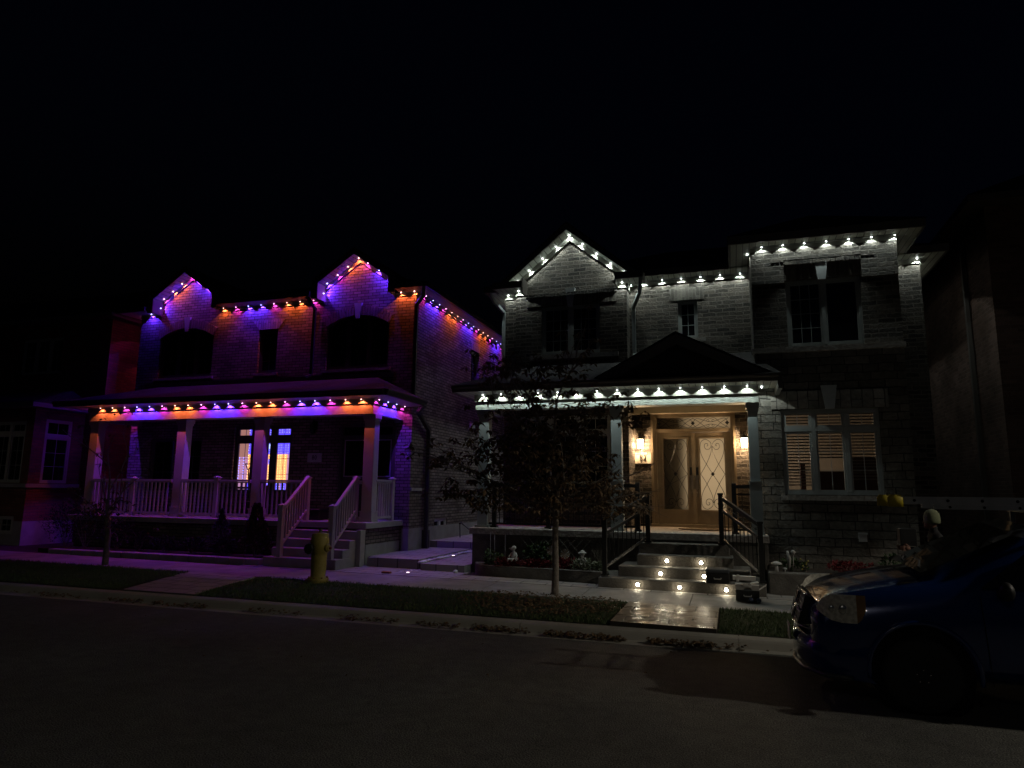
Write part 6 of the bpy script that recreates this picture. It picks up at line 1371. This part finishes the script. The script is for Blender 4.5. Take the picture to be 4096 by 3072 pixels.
for s_ in (-1, 1): hd.ball((c[0]+.005, c[1]+s_*.076, c[2]-.005), .018, .8, .4, 1.4, 8, 6)
hd.build('face', sk_, Pn, True)
ey = MB()
for s_ in (-1, 1): ey.ball((c[0]-.078, c[1]+s_*.03, c[2]+.015), .009, nu=8, nv=6)
ey.build('eyes', M['blackpl'], Pn, True)
mo = MB(); mo.box(c[0]-.090, c[0]-.082, c[1]-.02, c[1]+.02, c[2]-.058, c[2]-.052); mo.build('mouth', M['hydr'], Pn)
cp = MB(); cp.lathe([(.098, -.02), (.108, .0), (.110, .04), (.108, .08), (.095, .13), (.065, .17), (.02, .19)], (c[0]+.02, c[1], c[2]+.0), 20); cp.build('knit_cap', noisy('pale_green_knit', (.15, .17, .10), (.19, .21, .125), 60, .95, .003, 120), Pn, True)
def hand(base, dirx, side):
    hm = MB(); b = Vector(base); hm.ball(b+Vector((-.04, 0, 0)), .035, 1.2, .5, 1.0, 10, 7)
    for k in range(4):
        z = -.028+.019*k; L = (.055, .066, .07, .062)[k]; p0 = b+Vector((-.07, 0, z)); p1 = p0+Vector((-L*.5, side*.004, 0)); p2 = p1+Vector((-L*.35, -side*.018, 0)); hm.tube([p0, p1, p2], [.0095, .009, .007], 7)
    hm.tube([b+Vector((-.02, 0, .03)), b+Vector((-.05, -side*.012, .055)), b+Vector((-.08, -side*.025, .058))], [.012, .011, .008], 7)
    hm.build('hand', sk_, Pn, True)
hand((px-.40, py-.135, pz+.95*1.11), 0, -1); hand((px-.40, py+.135, pz+.95*1.11), 0, 1)
bx = MB(); bx.cbox(px-.52, px-.30, py-.105, py+.105, pz+1.09, pz+1.34, .01); o = bx.build('carried_box', M['blackpl']); tag(o, 'dark box held up by the person in the pale cap', 'box')

# ================================================================ unseen street lamps: first implied by road shadows, other two added
def streetlamp(x, y, z, arm, power, col, lab, cone, tilt=(0, 0, -1)):
    t = thing('street_lamp', (x, y, 0), lab, 'street lamp', 'street lamps')
    m_ = MB(); m_.tube([(x, y, 0), (x, y, z-.6), (x, y, z)], [.09, .06, .05], 10); m_.tube([(x, y, z-.1), (x+arm[0]*.5, y+arm[1]*.5, z+.15), (x+arm[0], y+arm[1], z+.1)], .035, 8); m_.build('pole', M['pipeB'], t, True)
    hx_, hy_ = x+arm[0], y+arm[1]
    m_ = MB(); m_.cbox(hx_-.15, hx_+.15, hy_-.3, hy_+.3, z+.03, z+.14, .02); m_.build('lamp_head', M['pipeB'], t)
    m_ = MB(); m_.box(hx_-.1, hx_+.1, hy_-.2, hy_+.2, z+.012, z+.03); m_.build('lamp_lens', emis('street_lamp_lens', (1, .88, .68), 6), t)
    addlight('street_lamp_beam', 'SPOT', (hx_, hy_, z), col, power, t, .17, cone, .06, tilt)
streetlamp(12.1, 10.4, 7.5, (0, -2.3), 2500, (1, .90, .74), 'tall grey street lamp down the road to the right of the van', 166, (0, -.53, -.848))
streetlamp(-1.0, -8.0, 7.8, (0, 2.0), 150, (1, .92, .80), 'added unseen street lamp on the opposite side of the street behind the viewer', 161)  # lamp added to give the lower walls a faint light
streetlamp(-27.0, -3.0, 7.5, (0, 2.0), 170, (1, .90, .74), 'added unseen street lamp on the opposite side far down the street to the left', 158)  # lamp added to brighten the left neighbour's front

# ================================================================ camera, world, render
cam = D.cameras.new('camera'); co = D.objects.new('camera', cam); COL.objects.link(co)
yaw, pit, rol = 0.31436266, 0.15752851, 0.01134286
fw = Vector((-sin(yaw)*cos(pit), cos(yaw)*cos(pit), sin(pit))); r_ = fw.cross(Vector((0, 0, 1))).normalized(); u_ = r_.cross(fw)
r2 = r_*cos(rol)+u_*sin(rol); u2 = -r_*sin(rol)+u_*cos(rol)
co.matrix_world = Matrix(((r2.x, u2.x, -fw.x, 0), (r2.y, u2.y, -fw.y, 0), (r2.z, u2.z, -fw.z, 2.0), (0, 0, 0, 1)))
cam.sensor_width = 36; cam.lens = 2700/4096*36; cam.clip_end = 2000; cam.clip_start = .05
S.camera = co
w = D.worlds.new('World'); S.world = w; w.use_nodes = True; nt = w.node_tree
bg = nt.nodes['Background']; sky = nt.nodes.new('ShaderNodeTexSky'); sky.sky_type = 'NISHITA'; sky.sun_disc = False; sky.sun_elevation = radians(-4); sky.sun_rotation = radians(120); sky.altitude = 100
tint = nt.nodes.new('ShaderNodeMix'); tint.data_type = 'RGBA'; tint.blend_type = 'MULTIPLY'; tint.inputs[0].default_value = 1; tint.inputs[7].default_value = (.35, .55, 1.3, 1)
nt.links.new(sky.outputs[0], tint.inputs[6]); nt.links.new(tint.outputs[2], bg.inputs[0]); bg.inputs[1].default_value = .05
S.view_settings.view_transform = 'Standard'; S.view_settings.look = 'None'; S.view_settings.exposure = 0; S.view_settings.gamma = 1
S.render.engine = 'CYCLES'; S.cycles.use_denoising = True
try: S.cycles.denoiser = 'OPENIMAGEDENOISE'
except Exception: pass
S.cycles.max_bounces = 6; S.cycles.diffuse_bounces = 3; S.cycles.transparent_max_bounces = 8; S.cycles.sample_clamp_indirect = 3; S.cycles.use_light_tree = True; S.cycles.caustics_reflective = False; S.cycles.caustics_refractive = False
for o in D.objects:
    if '_o' in o: del o['_o']
